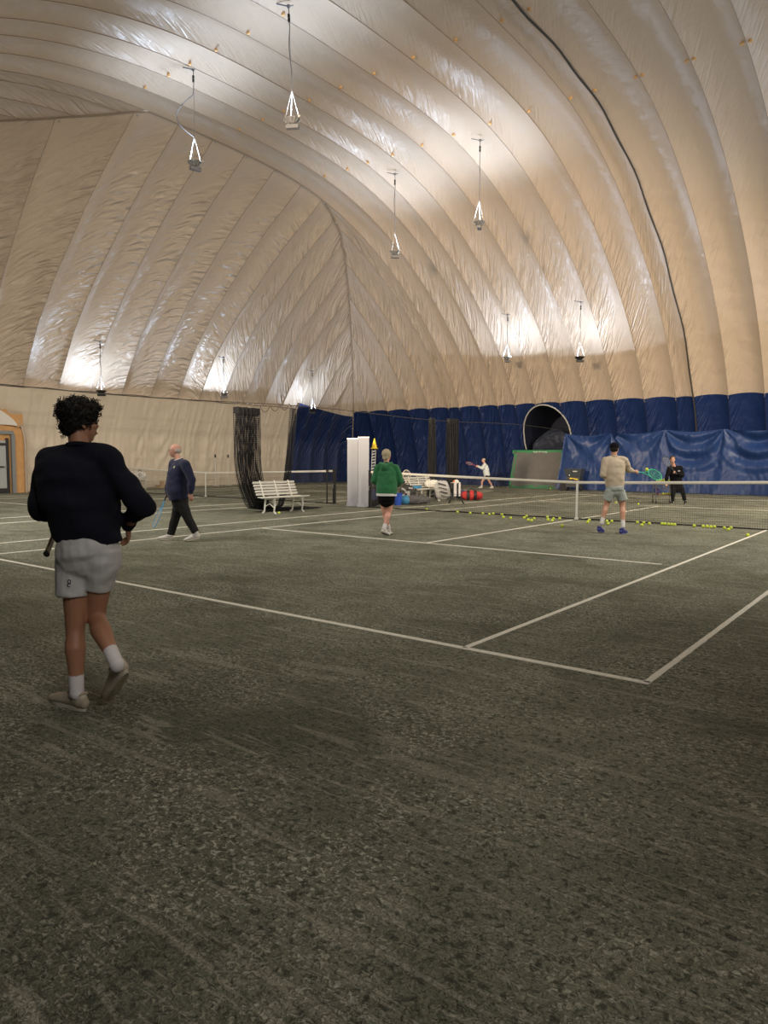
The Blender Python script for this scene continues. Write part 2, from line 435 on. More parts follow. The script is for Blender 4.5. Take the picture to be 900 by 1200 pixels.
for gi, (x0, x1) in enumerate(zip(XS, XS[1:])):
    hipped = x0 < -13.95
    def clip(x):
        """theta range this side of the hips"""
        if x >= -13.95: return TH_B, PI - 0.0
        yf = interp(x, HFAR); yn = interp(x, HNEAR)
        return th_of_y(yf), th_of_y(yn)
    def colx(u): return x0 + (x1 - x0) * u
    def mk(ta_f, tb_f, damp0, damp1):
        def fn(u, v):
            x = colx(u); ta, tb = ta_f(x), tb_f(x); th = ta + (tb - ta) * v
            y, z, ny, nz = side_pt(th)
            d = BUL * wig(u) * min(1, (x1 - x0) / 1.3)
            if hipped:
                ch_ = clip(min(x, -13.96)); d *= min(1, min(abs(arc_of(th) - arc_of(ch_[0])), abs(arc_of(th) - arc_of(ch_[1]))) / 0.9)
            if z < 0.8: d *= z / 0.8
            return (x, y + ny * d, z + nz * d)
        return fn
    def uvf_(ta_f, tb_f):
        return lambda u, v: (gi + u * 0.998 + 0.001, arc_of(ta_f(colx(u)) + (tb_f(colx(u)) - ta_f(colx(u))) * v))
    if not hipped:
        f0, f1 = (lambda x: TH_B), (lambda x: PI - TH_B)
        sheet('membrane_panel', mk(f0, f1, False, False), 10, 110, uvf_(f0, f1), MEM, ceiling)
        g0, g1 = (lambda x: 0.0), (lambda x: TH_B)
        h0, h1 = (lambda x: PI - TH_B), (lambda x: PI)
        sheet('blue_panel', mk(h0, h1, False, False), 8, 14, uvf_(h0, h1), MEMB, wall_near)
    else:
        # far leg and near leg of a gore cut off by the hips
        f0 = lambda x: min(TH_B, clip(min(x, -13.96))[0]) if False else TH_B
        yfar0 = lambda x: max(TH_B + 1e-4, clip(min(x, -13.96))[0])
        if x0 > -15.99 and x1 > -14.7:
            pass
        sheet('membrane_panel', mk(lambda x: TH_B, yfar0, False, True), 8, 50, uvf_(lambda x: TH_B, yfar0), MEM, ceiling)
        n0 = lambda x: clip(min(x, -13.96))[1]; n1 = lambda x: PI
        sheet('membrane_panel', mk(n0, n1, True, False), 8, 60, uvf_(n0, n1), MEM, ceiling)
        g0, g1 = (lambda x: 0.0), (lambda x: min(TH_B, clip(min(x, -13.96))[0]))
    near_arch = x1 > AX - AR - 0.1 and x0 < AX + AR + 0.1
    sheet('blue_panel', mk(g0, g1, False, hipped and x0 < -21), 30 if near_arch else 8, 60 if near_arch else 14, uvf_(g0, g1), MEMB, wall_far, hole=in_arch if near_arch else None)
# gore seams with their cable pockets (narrow raised welts) and the tan anchor patches
seams = B()
for i, x in enumerate(XS):
    if x < -22 or x > 19.5: continue
    if x > -13.95: segs = [(0.0, PI)]
    else: segs = [(0.0, th_of_y(interp(x, HFAR))), (th_of_y(interp(x, HNEAR)), PI)]
    for a, c in segs:
        n = max(8, int((c - a) * 30)); pts = []
        for k in range(n + 1):
            y, z, ny, nz = side_pt(a + (c - a) * k / n); pts.append((x, y - ny * 0.008, z - nz * 0.008))
        lo = [q for q in pts if q[2] <= ZB and q[1] > 0]; up = [q for q in pts if q[2] >= ZB - 0.4]
        if len(up) > 1: b = B(); b.loft(up, 0.010, 0.010, side=(1, 0, 0), n=6, rnd=False); b.obj('seam_welt', SEAM, ceiling)
        if len(lo) > 1 and not in_arch(V((x, lo[0][1], 1.0))): b = B(); b.loft(lo, 0.012, 0.010, side=(1, 0, 0), n=6, rnd=False); b.obj('seam_welt', SEAMB, wall_far)
pts = []
for k in range(80):
    y, z, ny, nz = side_pt(0.12 + (PI - 0.4) * k / 79); pts.append((-1.9 + 0.03 * math.sin(k * 0.9), y - ny * 0.06, z - nz * 0.06))
b = B(); b.tube(pts, 0.032, 8); b.obj('joint_cable', CABLE, ceiling)
for x in XS:
    if x < -13.5 or x > 8: continue
    for y0 in (4.9, 0.58, -3.1):
        for sx in ((-1, 1) if x > -1 else (1,)):
            b = B(); th = th_of_y(y0); y, z, ny, nz = side_pt(th)
            xc = x + sx * 0.10; n_ = V((0, ny, nz)); p = V((xc, y, z)) - n_ * (-0.03)
            b.loft([p, p - n_ * 0.05], 0.055, 0.04, side=(1, 0, 0), n=10, rnd=False)
            b.obj('anchor_patch', PATCH, ceiling)

# end wall gores
for gi, (y0, y1) in enumerate(zip(YS, YS[1:])):
    def col(u): return y0 + (y1 - y0) * u
    def zb(y): return max(0.02, min(ZB if y < 12.95 else min(ZB, 4.35 - 0.13 * (y - 12.95)), Fz(y) - 0.02))
    def efn(u, v, lo=None):
        y = col(u); a = zb(y); z = a + (Fz(y) - a) * v
        x = end_x(y, z); dx = (end_x(y, z + 0.05) - end_x(y, z - 0.05)) / 0.1
        nx, nz = -1 / math.hypot(1, dx), dx / math.hypot(1, dx)
        s = math.hypot(Fz(y) - z, hipx(y) - x)
        d = 0.26 * wig(u) * min(1, s / 1.2)
        return (x + nx * d, y, z + nz * d)
    def euv(u, v):
        y = col(u); a = zb(y); return (100 + gi + 0.001 + 0.998 * (1 - u), 60 + (a + (Fz(y) - a) * v) * 1.25)
    sheet('membrane_panel', efn, 10, 60, euv, MEM, wall_left, sl=interp(y0, [(-4, -0.9), (2, -0.55), (4, -0.2), (6, 1.2), (8, 2.2)]))
for y in YS[1:-1]:
    pts = []; zt = Fz(y)
    for k in range(29):
        z = min(ZB, zt) + (zt - min(ZB, zt)) * k / 28; pts.append((end_x(y, z) + 0.012, y, z))
    b = B(); b.loft(pts, 0.010, side=(0, 1, 0), n=6, rnd=False); b.obj('seam_welt', SEAM, wall_left)
# hip seam
pts = [(hipx(y) + 0.03, y, Fz(y) - 0.03) for y in [18.0 - 0.3 * k for k in range(121)] if Fz(y) > 0.3]
pts = [(-22.55, 18.06, -0.02)] + [q for q in pts if q[2] > 0.5]
b = B(); b.tube(pts[::-1] if False else pts, 0.03, 6); b.obj('hip_seam', SEAM, wall_left)
for y in YS[3:-3]:
    for s_ in (0.14,):
        b = B(); z = Fz(y); b.ell((hipx(y) + 0.02, y + 0.1, z - 0.10), (0.05, 0.05, 0.03), n=8, m=5)
        b.obj('anchor_clip', ROPE, wall_left)
# lower end wall: cream drape, then blue panels towards the corner
def drape(u, v):
    y = -18.0 + (12.95 + 18.0) * u; z = 4.28 * v
    x = end_x(y, z)
    hang = math.sin(v * PI) ** 0.6
    f = 0.07 * noise.noise(V((y * 2.3, z * 0.22, 0))) + 0.05 * noise.noise(V((y * 6, z * 0.35, 3)))
    sw = ((y + 40) % 1.45) / 1.45 - 0.5
    f += 0.08 * math.sin((z + 1.1 * (1 - 4 * sw * sw)) * 6.5 + 3 * noise.noise(V((y * 0.4, 0, 5)))) * max(0, noise.noise(V((y * 0.35, z * 0.5, 7))) + 0.15) * hang
    return (x + 0.05 + f * (0.3 + 0.7 * hang), y, z)
o = sheet('cloth_drape', drape, 620, 60, lambda u, v: (0.5, v), MEMD, wall_left)
for p_ in [y for y in YS if y > 12] :
    pass
BY = [12.95, 13.9, 14.9, 15.9, 16.95, 18.1]
for y0, y1 in zip(BY, BY[1:]):
    def bfn(u, v):
        y = y0 + (y1 - y0) * u; zt = max(0.05, min(4.55 - 0.14 * (y - 12.95), Fz(y))); z = zt * v
        x = end_x(y, z); return (x - 0.13 * wig(u) * math.sin(PI * min(1, v * 1.1) ** 0.8) * (1 if v < .9 else 1) + 0.06, y, z)
    sheet('blue_panel', bfn, 8, 16, lambda u, v: (u, v * 4), MEMB, wall_left)
b = B(); b.tube([(end_x(y, 4.25) + 0.10, y, 4.25 + 0.02 * math.sin(y * 3)) for y in [-18 + 0.5 * k for k in range(62)]], 0.014, 5); b.obj('drape_rope', CABLE, wall_left)
# far right end of the hall (outside the picture)
wr = tag(empty('wall_right'), kind='structure')
def rfn(u, v):
    th = PI * u; y, z, _, _ = side_pt(th); k = v
    return (20.5 + 2.5 * math.cos(PI / 2 * k) * 1.0, y * (1 - 0.0) * (1 - k * 0.999), z * (1 - k * 0.999) + 0)
sheet('membrane_panel', rfn, 60, 8, lambda u, v: (u * 20, v * 6), MEM, wr)

# tunnel behind the arched door
door1 = tag(empty('door_1'), 'dark arched doorway in the blue wall with pale piping', kind='structure')
def arch_pts(y, r=AR, top=ATOP, n=24, k=1.0):
    o = [V((AX - r, y, 0.0))]
    for i in range(n + 1):
        a = PI - PI * i / n; o.append(V((AX + r * math.cos(a), y, 2.7 + (top - 2.7) * math.sin(a))))
    o.append(V((AX + r, y, 0.0))); return o
def ywall(z):
    th = 0.0
    while rad(th) * math.sin(th) < z: th += 0.002
    return rad(th) * math.cos(th)
rim = arch_pts(0)
rim = [V((q.x, ywall(q.z) + 0.04, q.z)) for q in rim]
b = B(); b.tube([V((rim[1].x + 0.06, ywall(1.95) + 0.0, 1.95)), V((rim[1].x + 0.02, ywall(2.3) - 0.02, 2.3))] + rim[1:], 0.035, 6); b.obj('piping', mat('piping_grey', (0.42, 0.42, 0.4), 0.5), door1)
b = B()
back = [V((AX + (q.x - AX) * 0.92, 20.4, q.z * 0.93)) for q in rim]
n = len(rim); b.add(rim + back, [(i, i + 1, n + i + 1, n + i) for i in range(n - 1)]); b.add(back, [tuple(range(n))])
b.obj('tunnel_liner', NAVYD, door1)
b = B()
def slump(u, v):
    a = -0.1 + PI * 1.1 * v; x = AX + AR * (-0.70 + 1.62 * u); h = 2.25 + 0.75 * math.sin(PI * min(1, u * 0.75 + 0.05)) + 0.12 * noise.noise(V((u * 5, v * 4, 1)))
    y = ywall(2) + 0.35 - 0.42 * math.sin(a) * (0.6 + 0.4 * u); z = h * (0.45 + 0.55 * math.sin(v * PI / 2)) + 0.10 * noise.noise(V((u * 3, v * 9, 2)))
    return (x, y + 0.06 * noise.noise(V((u * 9, v * 12, 4))), z)
b.grid(slump, 30, 30); b.obj('slumped_cover', NAVYF, door1)

# door at the left edge: arched opening, plywood panel, grey door, loose flap
d2 = tag(empty('door_2'), 'grey framed door in an orange plywood surround under a white flap', kind='structure')
XD = -22.75
b = B()
b.grid(lambda u, v: (XD + 0.03, -6.2 + 3.95 * u, 3.55 * v if u < 1 else 3.2 * v), 6, 6); b.obj('plywood_panel', PLY, d2)
def arcy(t, r): return V((XD + 0.10, -4.25 + r * math.cos(t), 2.1 + (r + 0.0) * math.sin(t) * 1.0))
b = B(); b.tube([V((XD + 0.1, -2.22, 0))] + [V((XD + 0.1 - 0.28 * max(0, math.sin(t)), -4.2 + 1.98 * math.cos(t), 2.1 + 2.0 * math.sin(t))) for t in [PI * k / 20 for k in range(21)]], 0.05, 6)
b.obj('arch_rim', MEM, d2)
b = B(); b.grid(lambda u, v: (XD + 0.16 + 0.05 * math.sin(u * 22) * (1 - v), -6.2 + 3.80 * u, 2.62 + 0.25 * (1 - u) + (0.18 * math.sin(u * 9)) * (1 - v) * 0.4 + (1.45 * math.sqrt(max(0.02, 1 - ((u * 3.8 - 2.0) / 1.95) ** 2)) - 0.62) * v), 24, 8)
b.obj('cloth_flap', mat('flap_white', (0.72, 0.69, 0.64), 0.6, bump=0.3, bscale=4), d2)
b = B()
for yy, ww in ((-2.72, 0.14), (-4.6, 0.14)): b.box((XD + 0.1, yy, 1.18), (0.12, ww, 2.36))
b.box((XD + 0.1, -3.65, 2.42), (0.12, 1.9, 0.14)); b.obj('door_frame', DOORG, d2)
b = B(); b.box((XD + 0.12, -2.95, 1.1), (0.06, 0.10, 2.2)); b.box((XD + 0.12, -3.9, 1.95), (0.06, 1.8, 0.1)); b.box((XD + 0.12, -3.9, 1.05), (0.06, 1.8, 0.06)); b.box((XD + 0.12, -3.9, 0.1), (0.06, 1.8, 0.2)); b.obj('door_leaf', BLACK, d2)
b = B(); b.box((XD + 0.10, -3.9, 1.1), (0.02, 1.9, 2.0)); b.obj('pane', GLASS, d2)
b = B(); b.box((XD + 0.16, -3.08, 1.05), (0.06, 0.12, 0.04)); b.obj('door_handle', STEEL, d2)

# ------------------------------------------------------------------ floor and lines
b = B(); b.box((0, 0, -0.1), (52, 44, 0.2)); fl = b.obj('floor', CLAY, None, smooth=False)
tag(fl, 'dark grey green clay court floor scuffed with slide marks', kind='structure')
OY = [0.0]
def line(p, q, wd=0.05):
    p, q = (p[0], p[1] + OY[0]), (q[0], q[1] + OY[0]); p, q = V((*p, 0)), V((*q, 0)); t = (q - p); L = t.length; t.normalize(); s = V((-t.y, t.x, 0))
    n = max(2, int(L / 0.06)); b = B(); vs = []
    for k in range(n + 1):
        c = p + t * (L * k / n); j = 0.004 * noise.noise(V((c.x * 9, c.y * 9, 1))); j2 = 0.004 * noise.noise(V((c.x * 9, c.y * 9, 5)))
        for a, h in ((-wd / 2 - j, 0.0), (-wd / 2 - j + .004, 0.004), (wd / 2 + j2 - .004, 0.004), (wd / 2 + j2, 0.0)):
            vs.append(c + s * a + V((0, 0, h)))
    fs = []
    for k in range(n):
        for e in range(3): fs.append((k * 4 + e, (k + 1) * 4 + e, (k + 1) * 4 + e + 1, k * 4 + e + 1))
    b.add(vs, fs); b.obj('court_line', LINE, fl, smooth=False)
def court(cx, oy=0.0):
    for sx in (-1, 1):
        line((cx + sx * 5.485, -11.885), (cx + sx * 5.485, 11.885)); line((cx + sx * 4.115, -11.885), (cx + sx * 4.115, 11.885))
    for y in (-11.885, 11.885): line((cx - 5.51, y), (cx + 5.51, y), 0.06)
    line((cx - 4.09, -6.4), (cx + 3.93, -6.4)); line((cx - 4.09, 6.4), (cx + 4.09, 6.4))
    line((cx, -6.38), (cx, -0.25)); line((cx, 0.2), (cx, 6.38))
court(0); OY[0] = 0.5; court(-14.7); OY[0] = 0.0

# ------------------------------------------------------------------ hanging up-lights
def add_light(name, loc, power, parent=None, size=0.16, cone=168, blend=0.06):
    d = bpy.data.lights.new(name, 'SPOT'); d.energy = power; d.color = LAMP_COL; d.spot_size = math.radians(cone); d.spot_blend = blend; d.shadow_soft_size = size
    o = bpy.data.objects.new(name, d); C.objects.link(o); o.location = loc; o.rotation_euler = (PI, 0, 0)
    if parent: o.parent = parent
    return o
def hang_lamp(label, fx, top, power=None, dark=False, kink=0.0, group='hanging up-lights', rz=0.0, real=True):
    """root at the fixture; cable up to the membrane; bowl shining upward"""
    root = thing('hanging_lamp', label, 'lamp', fx, rz, group)
    L = (top - fx).length; Rz = Matrix.Rotation(-rz, 3, 'Z'); T = Rz @ (top - fx)
    hm = BLACK if dark else STEELD
    b = B()    # octagonal bowl, open upward
    n = 8
    prof = [(0.08, -0.13), (0.12, -0.12), (0.20, -0.02), (0.21, 0.0), (0.195, 0.0), (0.11, -0.09), (0.0, -0.10)]
    vs = []
    for r, z in prof:
        for j in range(n): a = 2 * PI * (j + .5) / n; vs.append((r * math.cos(a), r * math.sin(a), z))
    fs = [(i * n + j, i * n + (j + 1) % n, (i + 1) * n + (j + 1) % n, (i + 1) * n + j) for i in range(len(prof) - 1) for j in range(n)]
    fs.append(tuple(range(n))[::-1]); b.add(vs, fs); b.obj('reflector_bowl', hm, root, smooth=False)
    b = B()
    for j in range(8):
        a = 2 * PI * j / 8; d_ = V((math.cos(a), math.sin(a), 0)); b.bar(d_ * 0.21 + V((0, 0, -.02)), d_ * 0.08 + V((0, 0, -.14)), 0.03, 0.012, d_.cross(V((0, 0, 1))))
    b.obj('rib', BLACK if dark else ALU, root, smooth=False)
    b = B(); b.box((0.02, 0, -0.19), (0.32, 0.13, 0.09), Matrix.Rotation(0.5, 3, 'Z')); b.obj('ballast_box', hm, root, smooth=False)
    b = B(); b.ell((0, 0, -0.05), (0.045, 0.045, 0.07)); bl = b.obj('bulb', LAMPM, root)
    hgt = min(0.7, 0.3 * L)
    for j in range(3):
        a = 2 * PI * j / 3 + 0.4; b = B(); b.tube([(0.2 * math.cos(a), 0.2 * math.sin(a), 0), (0, 0, hgt)], 0.009, 5); b.obj('bridle', ROPE, root)
    b = B(); b.ell((0.22, 0.03, 0.03), (0.045, 0.04, 0.035), n=8, m=5); b.obj('cord_knot', ROPE, root)
    b = B(); pts = []
    for k in range(25):
        t = k / 24; p = V((0, 0, hgt)).lerp(T, t)
        if kink: p += Rz @ (RT * (-kink * math.sin(PI * min(1, t / 0.62)) * (1 if t < 0.62 else 0) * (1 - 0.3 * t)))
        p += V((0.02 * math.sin(t * 9), 0.015 * math.cos(t * 7), 0)) * (t * (1 - t) * 4)
        pts.append(p)
    b.tube(pts, 0.013, 6); b.obj('power_cord', STEELD, root)
    b = B(); b.tube([(0, 0, hgt), T * 0.55 + V((0.02, 0, 0)), T], 0.005, 4); b.obj('safety_wire', STEELD, root)
    b = B(); q = V((0, 0, hgt)).lerp(T, 0.86); d_ = (T - V((0, 0, hgt))).normalized()
    b.tube([q - d_ * 0.09, q - d_ * 0.01], 0.032, 8); b.tube([q + d_ * 0.01, q + d_ * 0.09], 0.032, 8); b.obj('cord_plug', BLACK, root)
    b = B(); hk = T
    b.tube([hk, hk + Rz @ (RT * -0.30 + UP * 0.06)], 0.018, 5); b.tube([hk, hk + Rz @ (RT * 0.12 + UP * 0.02)], 0.015, 5); b.ell(hk, (0.05, 0.05, 0.05), n=8, m=6); b.obj('hook', STEELD, root)
    hi = fx.z > 8
    add_light('lamp_light', (0, 0, 0.03), (power or LAMP_W) * (1.35 if hi else 1.1), root, cone=128 if hi else 168, blend=0.95 if hi else 0.06)
    return root
LAMPM, _nt, _b = new_mat('lamp_glow'); _b.inputs['Emission Color'].default_value = (0.9, 0.95, 1, 1); _b.inputs['Emission Strength'].default_value = 6
STEELD = mat('steel_dull', (0.20, 0.20, 0.21), 0.5, metal=0.4)
def vault_top(x, y): return V((x, y, Fz(y) + 0.02))
def end_top(x, y):
    z = 4.0
    while end_x(y, z) < x - 0.0 and z < 12: z += 0.02
    return V((x, y, z))
hang_lamp('hanging lamp nearest the top of the picture, on a long straight cord', V((-6.36, -3.2, 9.89)), vault_top(-6.41, -3.25))
hang_lamp('hanging lamp with a kinked white cord in front of the fabric end wall', V((-10.71, -2.83, 10.02)), vault_top(-10.71, -2.83), kink=0.55, rz=0.8)
hang_lamp('hanging lamp on doubled cords under the brightest spot of the vault', V((-10.05, 5.97, 9.33)), vault_top(-10.05, 5.97), rz=0.3)
hang_lamp('hanging lamp right of the doubled cord one, seen from below at an angle', V((-6.11, 5.57, 9.58)), vault_top(-6.11, 5.57), rz=1.5)
hang_lamp('pale hanging lamp above the arched doorway', V((-9.38, 13.82, 6.18)), vault_top(-9.38, 13.82), power=LAMP_W * 0.7, rz=1.0)
hang_lamp('black bowl hanging lamp right of the arched doorway', V((-5.79, 13.7, 5.89)), vault_top(-5.79, 13.7), power=LAMP_W * 0.7, dark=True)
hang_lamp('black lamp close to the end wall above the curly haired player', V((-21.1, 0.27, 4.24)), end_top(-21.1, 0.27), power=LAMP_W * 0.55, dark=True)
hang_lamp('small lamp hanging by the end wall above the walking man in navy', V((-20.9, 6.63, 4.58)), end_top(-20.9, 6.63), power=LAMP_W * 0.55)
hang_lamp('small dark lamp hanging by the end wall at the edge of the blue panels', V((-20.9, 12.85, 4.16)), end_top(-20.9, 12.85), power=LAMP_W * 0.5, dark=True)
# the same rows go on outside the picture (only their light reaches it)
for x, y, f in ((6.5, 5.8, 0.6), (10.5, 5.8, 0.6), (6.2, 13.8, 0.5), (10, 13.8, 0.4)):
    zt = Fz(y); add_light('row_lamp', (x, y, zt - (2.7 if abs(y) < 10 else 1.9)), LAMP_W * f)

# added unseen fill spots beside and behind the viewpoint, brightening courts and players
for x, y, z, f, wm in ((9.5, -5.5, 8.5, 1.1, 0), (9.0, 2.5, 9.0, 1.2, 1), (8.5, 9.0, 8.0, 1.5, 1), (2.5, -15.3, 6.8, 0.35, 0), (-6.5, -14.0, 7.5, 0.8, 0), (-12.5, -13.5, 8.0, 0.8, 0)):
    d = bpy.data.lights.new('court_fill', 'SPOT'); d.energy = 1500 * f; d.color = (1.0, 0.85, 0.66) if wm else (1.0, 0.93, 0.82); d.spot_size = math.radians(140); d.spot_blend = 0.9; d.shadow_soft_size = 0.9
    o = bpy.data.objects.new('court_fill', d); C.objects.link(o); o.location = (x, y, z)
    o.rotation_euler = (V((-12, 12, 0)) - V((x, y, z))).normalized().lerp(V((0, 0, -1)), 0.30).to_track_quat('-Z', 'Y').to_euler()

# further fill spots without fixtures, added to lift the walls and foreground player
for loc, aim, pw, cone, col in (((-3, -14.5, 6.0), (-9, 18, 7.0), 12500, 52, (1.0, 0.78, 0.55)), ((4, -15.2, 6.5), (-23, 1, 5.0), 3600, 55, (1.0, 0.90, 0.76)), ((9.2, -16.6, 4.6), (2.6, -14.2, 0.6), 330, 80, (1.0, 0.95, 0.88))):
    d = bpy.data.lights.new('fill_spot', 'SPOT'); d.energy = pw; d.color = col; d.spot_size = math.radians(cone); d.spot_blend = 1.0; d.shadow_soft_size = 0.7
    o = bpy.data.objects.new('fill_spot', d); C.objects.link(o); o.location = loc; o.rotation_euler = (V(aim) - V(loc)).to_track_quat('-Z', 'Y').to_euler()

# ------------------------------------------------------------------ tennis nets
def net_top(x): return 0.914 + (1.07 - 0.914) * (abs(x) / 6.4) ** 1.15
def tennis_net(cx, label, posts, netm, cell=0.046, cy=0.0):
    root = thing('tennis_net', label, 'net', (cx, cy, 0))
    b = B(); Wd = 6.38; n = int(2 * Wd / cell)
    def sagy(x, z): return 0.02 * math.sin(x * 1.3) * (1 - z) + 0.05 * max(0, 0.15 - z)
    for i in range(n + 1):
        x = -Wd + 2 * Wd * i / n; t = net_top(x)
        b.loft([(x, sagy(x, 0.02), 0.015), (x, sagy(x, 0.4), 0.4), (x, 0, t)], 0.0022, n=3, rnd=False)
    k = int(0.9 / cell)
    for j in range(k + 1):
        P = []
        for i in range(41):
            x = -Wd + 2 * Wd * i / 40; z = 0.02 + (net_top(x) - 0.03) * j / k; P.append((x, sagy(x, z), z))
        b.loft(P, 0.0022, n=3, rnd=False)
    nm = b.obj('net_mesh', netm, root, smooth=False); nm['kind'] = 'stuff'
    b = B(); P = [(-Wd + 2 * Wd * i / 60, 0, net_top(-Wd + 2 * Wd * i / 60) - 0.028) for i in range(61)]
    b.loft(P, 0.010, 0.032, side=(0, 1, 0), n=8, rnd=False); b.obj('headband', BAND, root)
    b = B(); P = [(-Wd + 2 * Wd * i / 60, 0.03 + sagy(-Wd + 2 * Wd * i / 60, 0), 0.014 + 0.004 * math.sin(i)) for i in range(61)]
    b.loft(P, 0.05, 0.014, side=(0, 1, 0), n=8, rnd=False); b.obj('bottom_tape', NETBLK, root)
    b = B(); b.loft([(0, -0.012, 0.0), (0, -0.012, 0.914)], 0.028, 0.004, side=(1, 0, 0), n=4, rnd=False); b.box((0, 0, 0.89), (0.07, 0.03, 0.07)); b.box((0, -0.01, 0.02), (0.09, 0.05, 0.04)); b.obj('centre_strap', WHITE, root, smooth=False)
    for x in posts:
        b = B(); b.box((x, 0, 0.54), (0.075, 0.075, 1.08)); b.box((x, 0, 1.085), (0.09, 0.09, 0.02)); b.box((x, 0, 0.01), (0.16, 0.16, 0.02)); p = b.obj('post', BLACK, root, smooth=False)
        b = B(); b.tube([(x + 0.03, -0.05, 0.62), (x + 0.03, -0.10, 0.62), (x + 0.03, -0.10, 0.5)], 0.012, 6); b.obj('crank', STEEL, p)
    return root
tennis_net(0, 'tennis net with white headband crossing right behind the player in beige', (-6.4, 6.4), NETGRN)
n2 = tennis_net(-14.75, 'tennis net of the far court, strung left of the white banners', (-6.4, 6.4), NETGRN, cy=0.6)
ss = thing('singles_stick', 'thin black singles stick just left of the far court net post', 'post', (-8.60, 0.58, 0))
b = B(); b.tube([(0, -0.05, 0), (0, -0.05, 1.05)], 0.022, 8); b.obj('rod', BLACK, ss); b = B(); b.box((0, -0.03, 1.06), (0.06, 0.06, 0.04)); b.obj('net_clip', BLACK, ss)

# ------------------------------------------------------------------ divider cable and gathered divider nets
XC = -7.5
b = B(); b.tube([(XC, -17.0 + 0.5 * k, 2.86 + 0.05 * math.sin(k * 0.25)) for k in range(69)], 0.010, 5)
cb = b.obj('divider_cable', CABLE); tag(cb, 'thin dark cable strung level across the hall carrying the gathered divider nets', 'cable')
def gathered_net(label, yc, wid, ztop, foot_dy, depth, cloth_w, heap, r=0.0032, cell=0.05, slant=0.0, nverts=None, band=True):
    root = thing('divider_net', label, 'net', (XC, yc, 0), 0, None)
    nv = int(cloth_w / cell); H = ztop + heap; nh = int(H / cell)
    def P(u, s):   # u along cloth 0..1, s down from the top in metres
        ph = u * cloth_w / 0.42 * 2 * PI
        z = ztop - s
        y = (u - 0.5) * wid * (1 - 0.12 * math.sin(min(1, s / ztop) * PI * 0.8)) + 0.035 * math.sin(ph * 1.31 + s)
        x = depth * (0.5 * math.sin(ph) * (0.55 + 0.45 * min(1, s / 1.2)) + 0.15 * noise.noise(V((u * 9, s * 0.6, yc))))
        y += slant * s / ztop + foot_dy * max(0, s / ztop - 0.45) ** 2 * 3.0
        if z < 0.12:
            e = 0.12 - z; z = 0.02 + 0.10 * math.exp(-e * 3) + 0.05 * abs(noise.noise(V((u * 12, s * 5, 2)))); y += e * (0.5 + 0.5 * u) * (0.9 if foot_dy >= 0 else -0.9); x += 0.25 * e * math.sin(ph * 0.37)
        return (x, y, z)
    b = B(); r *= 1.6
    for i in range(nv + 1):
        b.loft([P(i / nv, H * j / 44) for j in range(45)], r, n=3, rnd=False)
    for j in range(nh + 1):
        b.loft([P(i / (nv), H * j / nh) for i in range(nv + 1)], r, n=3, rnd=False)
    o = b.obj('netting', NETBLK, root, smooth=False); o['kind'] = 'stuff'
    if band:
        b = B(); b.grid(lambda u, v: (P(u, 0)[0] * 0.9 - 0.01, P(u, 0)[1], ztop - 0.17 * v + 0.02 * math.sin(u * 20)), 60, 3)
        b.grid(lambda u, v: (P(u, 0)[0] * 0.9 + 0.012, P(u, 0)[1], ztop - 0.17 * v + 0.02 * math.sin(u * 20)), 60, 3)
        b.obj('heading_band', NETBLK, root)
    for k in range(5):
        y = (k / 4 - 0.5) * wid; b = B(); b.tube([(0.025 * math.cos(a), y, 2.88 - yc * 0 + 0.03 * math.sin(a) - 0.03) for a in [2 * PI * q / 8 for q in range(8)]], 0.006, 4, closed=True); b.obj('ring', STEELD, root)
    return root
gathered_net('large gathered black divider net bunched behind the white bench', -3.76, 0.80, 2.74, 0.55, 0.34, 7.5, 0.9)
gathered_net('thin slanting bunch of black net right of the large bunch', -2.06, 0.20, 2.82, -0.25, 0.16, 1.6, 0.05, slant=-0.35, band=False)
gathered_net('narrow black net bunch hanging left of its wider twin before the blue wall', 4.86, 0.30, 2.86, 0.0, 0.22, 3.8, 0.1, cell=0.045, r=0.004)
gathered_net('wide black net bunch hanging right of its narrow twin before the blue wall', 6.2, 0.62, 2.90, 0.0, 0.26, 6.0, 0.1, cell=0.045, r=0.004)
# loose rope looped over the cable right of the bunch
b = B(); b.tube([(XC + 0.02, -3.32 + 0.045 * k, 2.80 - 0.16 * abs(math.sin(k * PI / 8)) * (1 if k > 0 else 0) + 0.006 * k) for k in range(33)], 0.009, 5)
o = b.obj('looped_rope', CABLE); tag(o, 'dark rope looped under the cable beside the gathered net', 'rope')

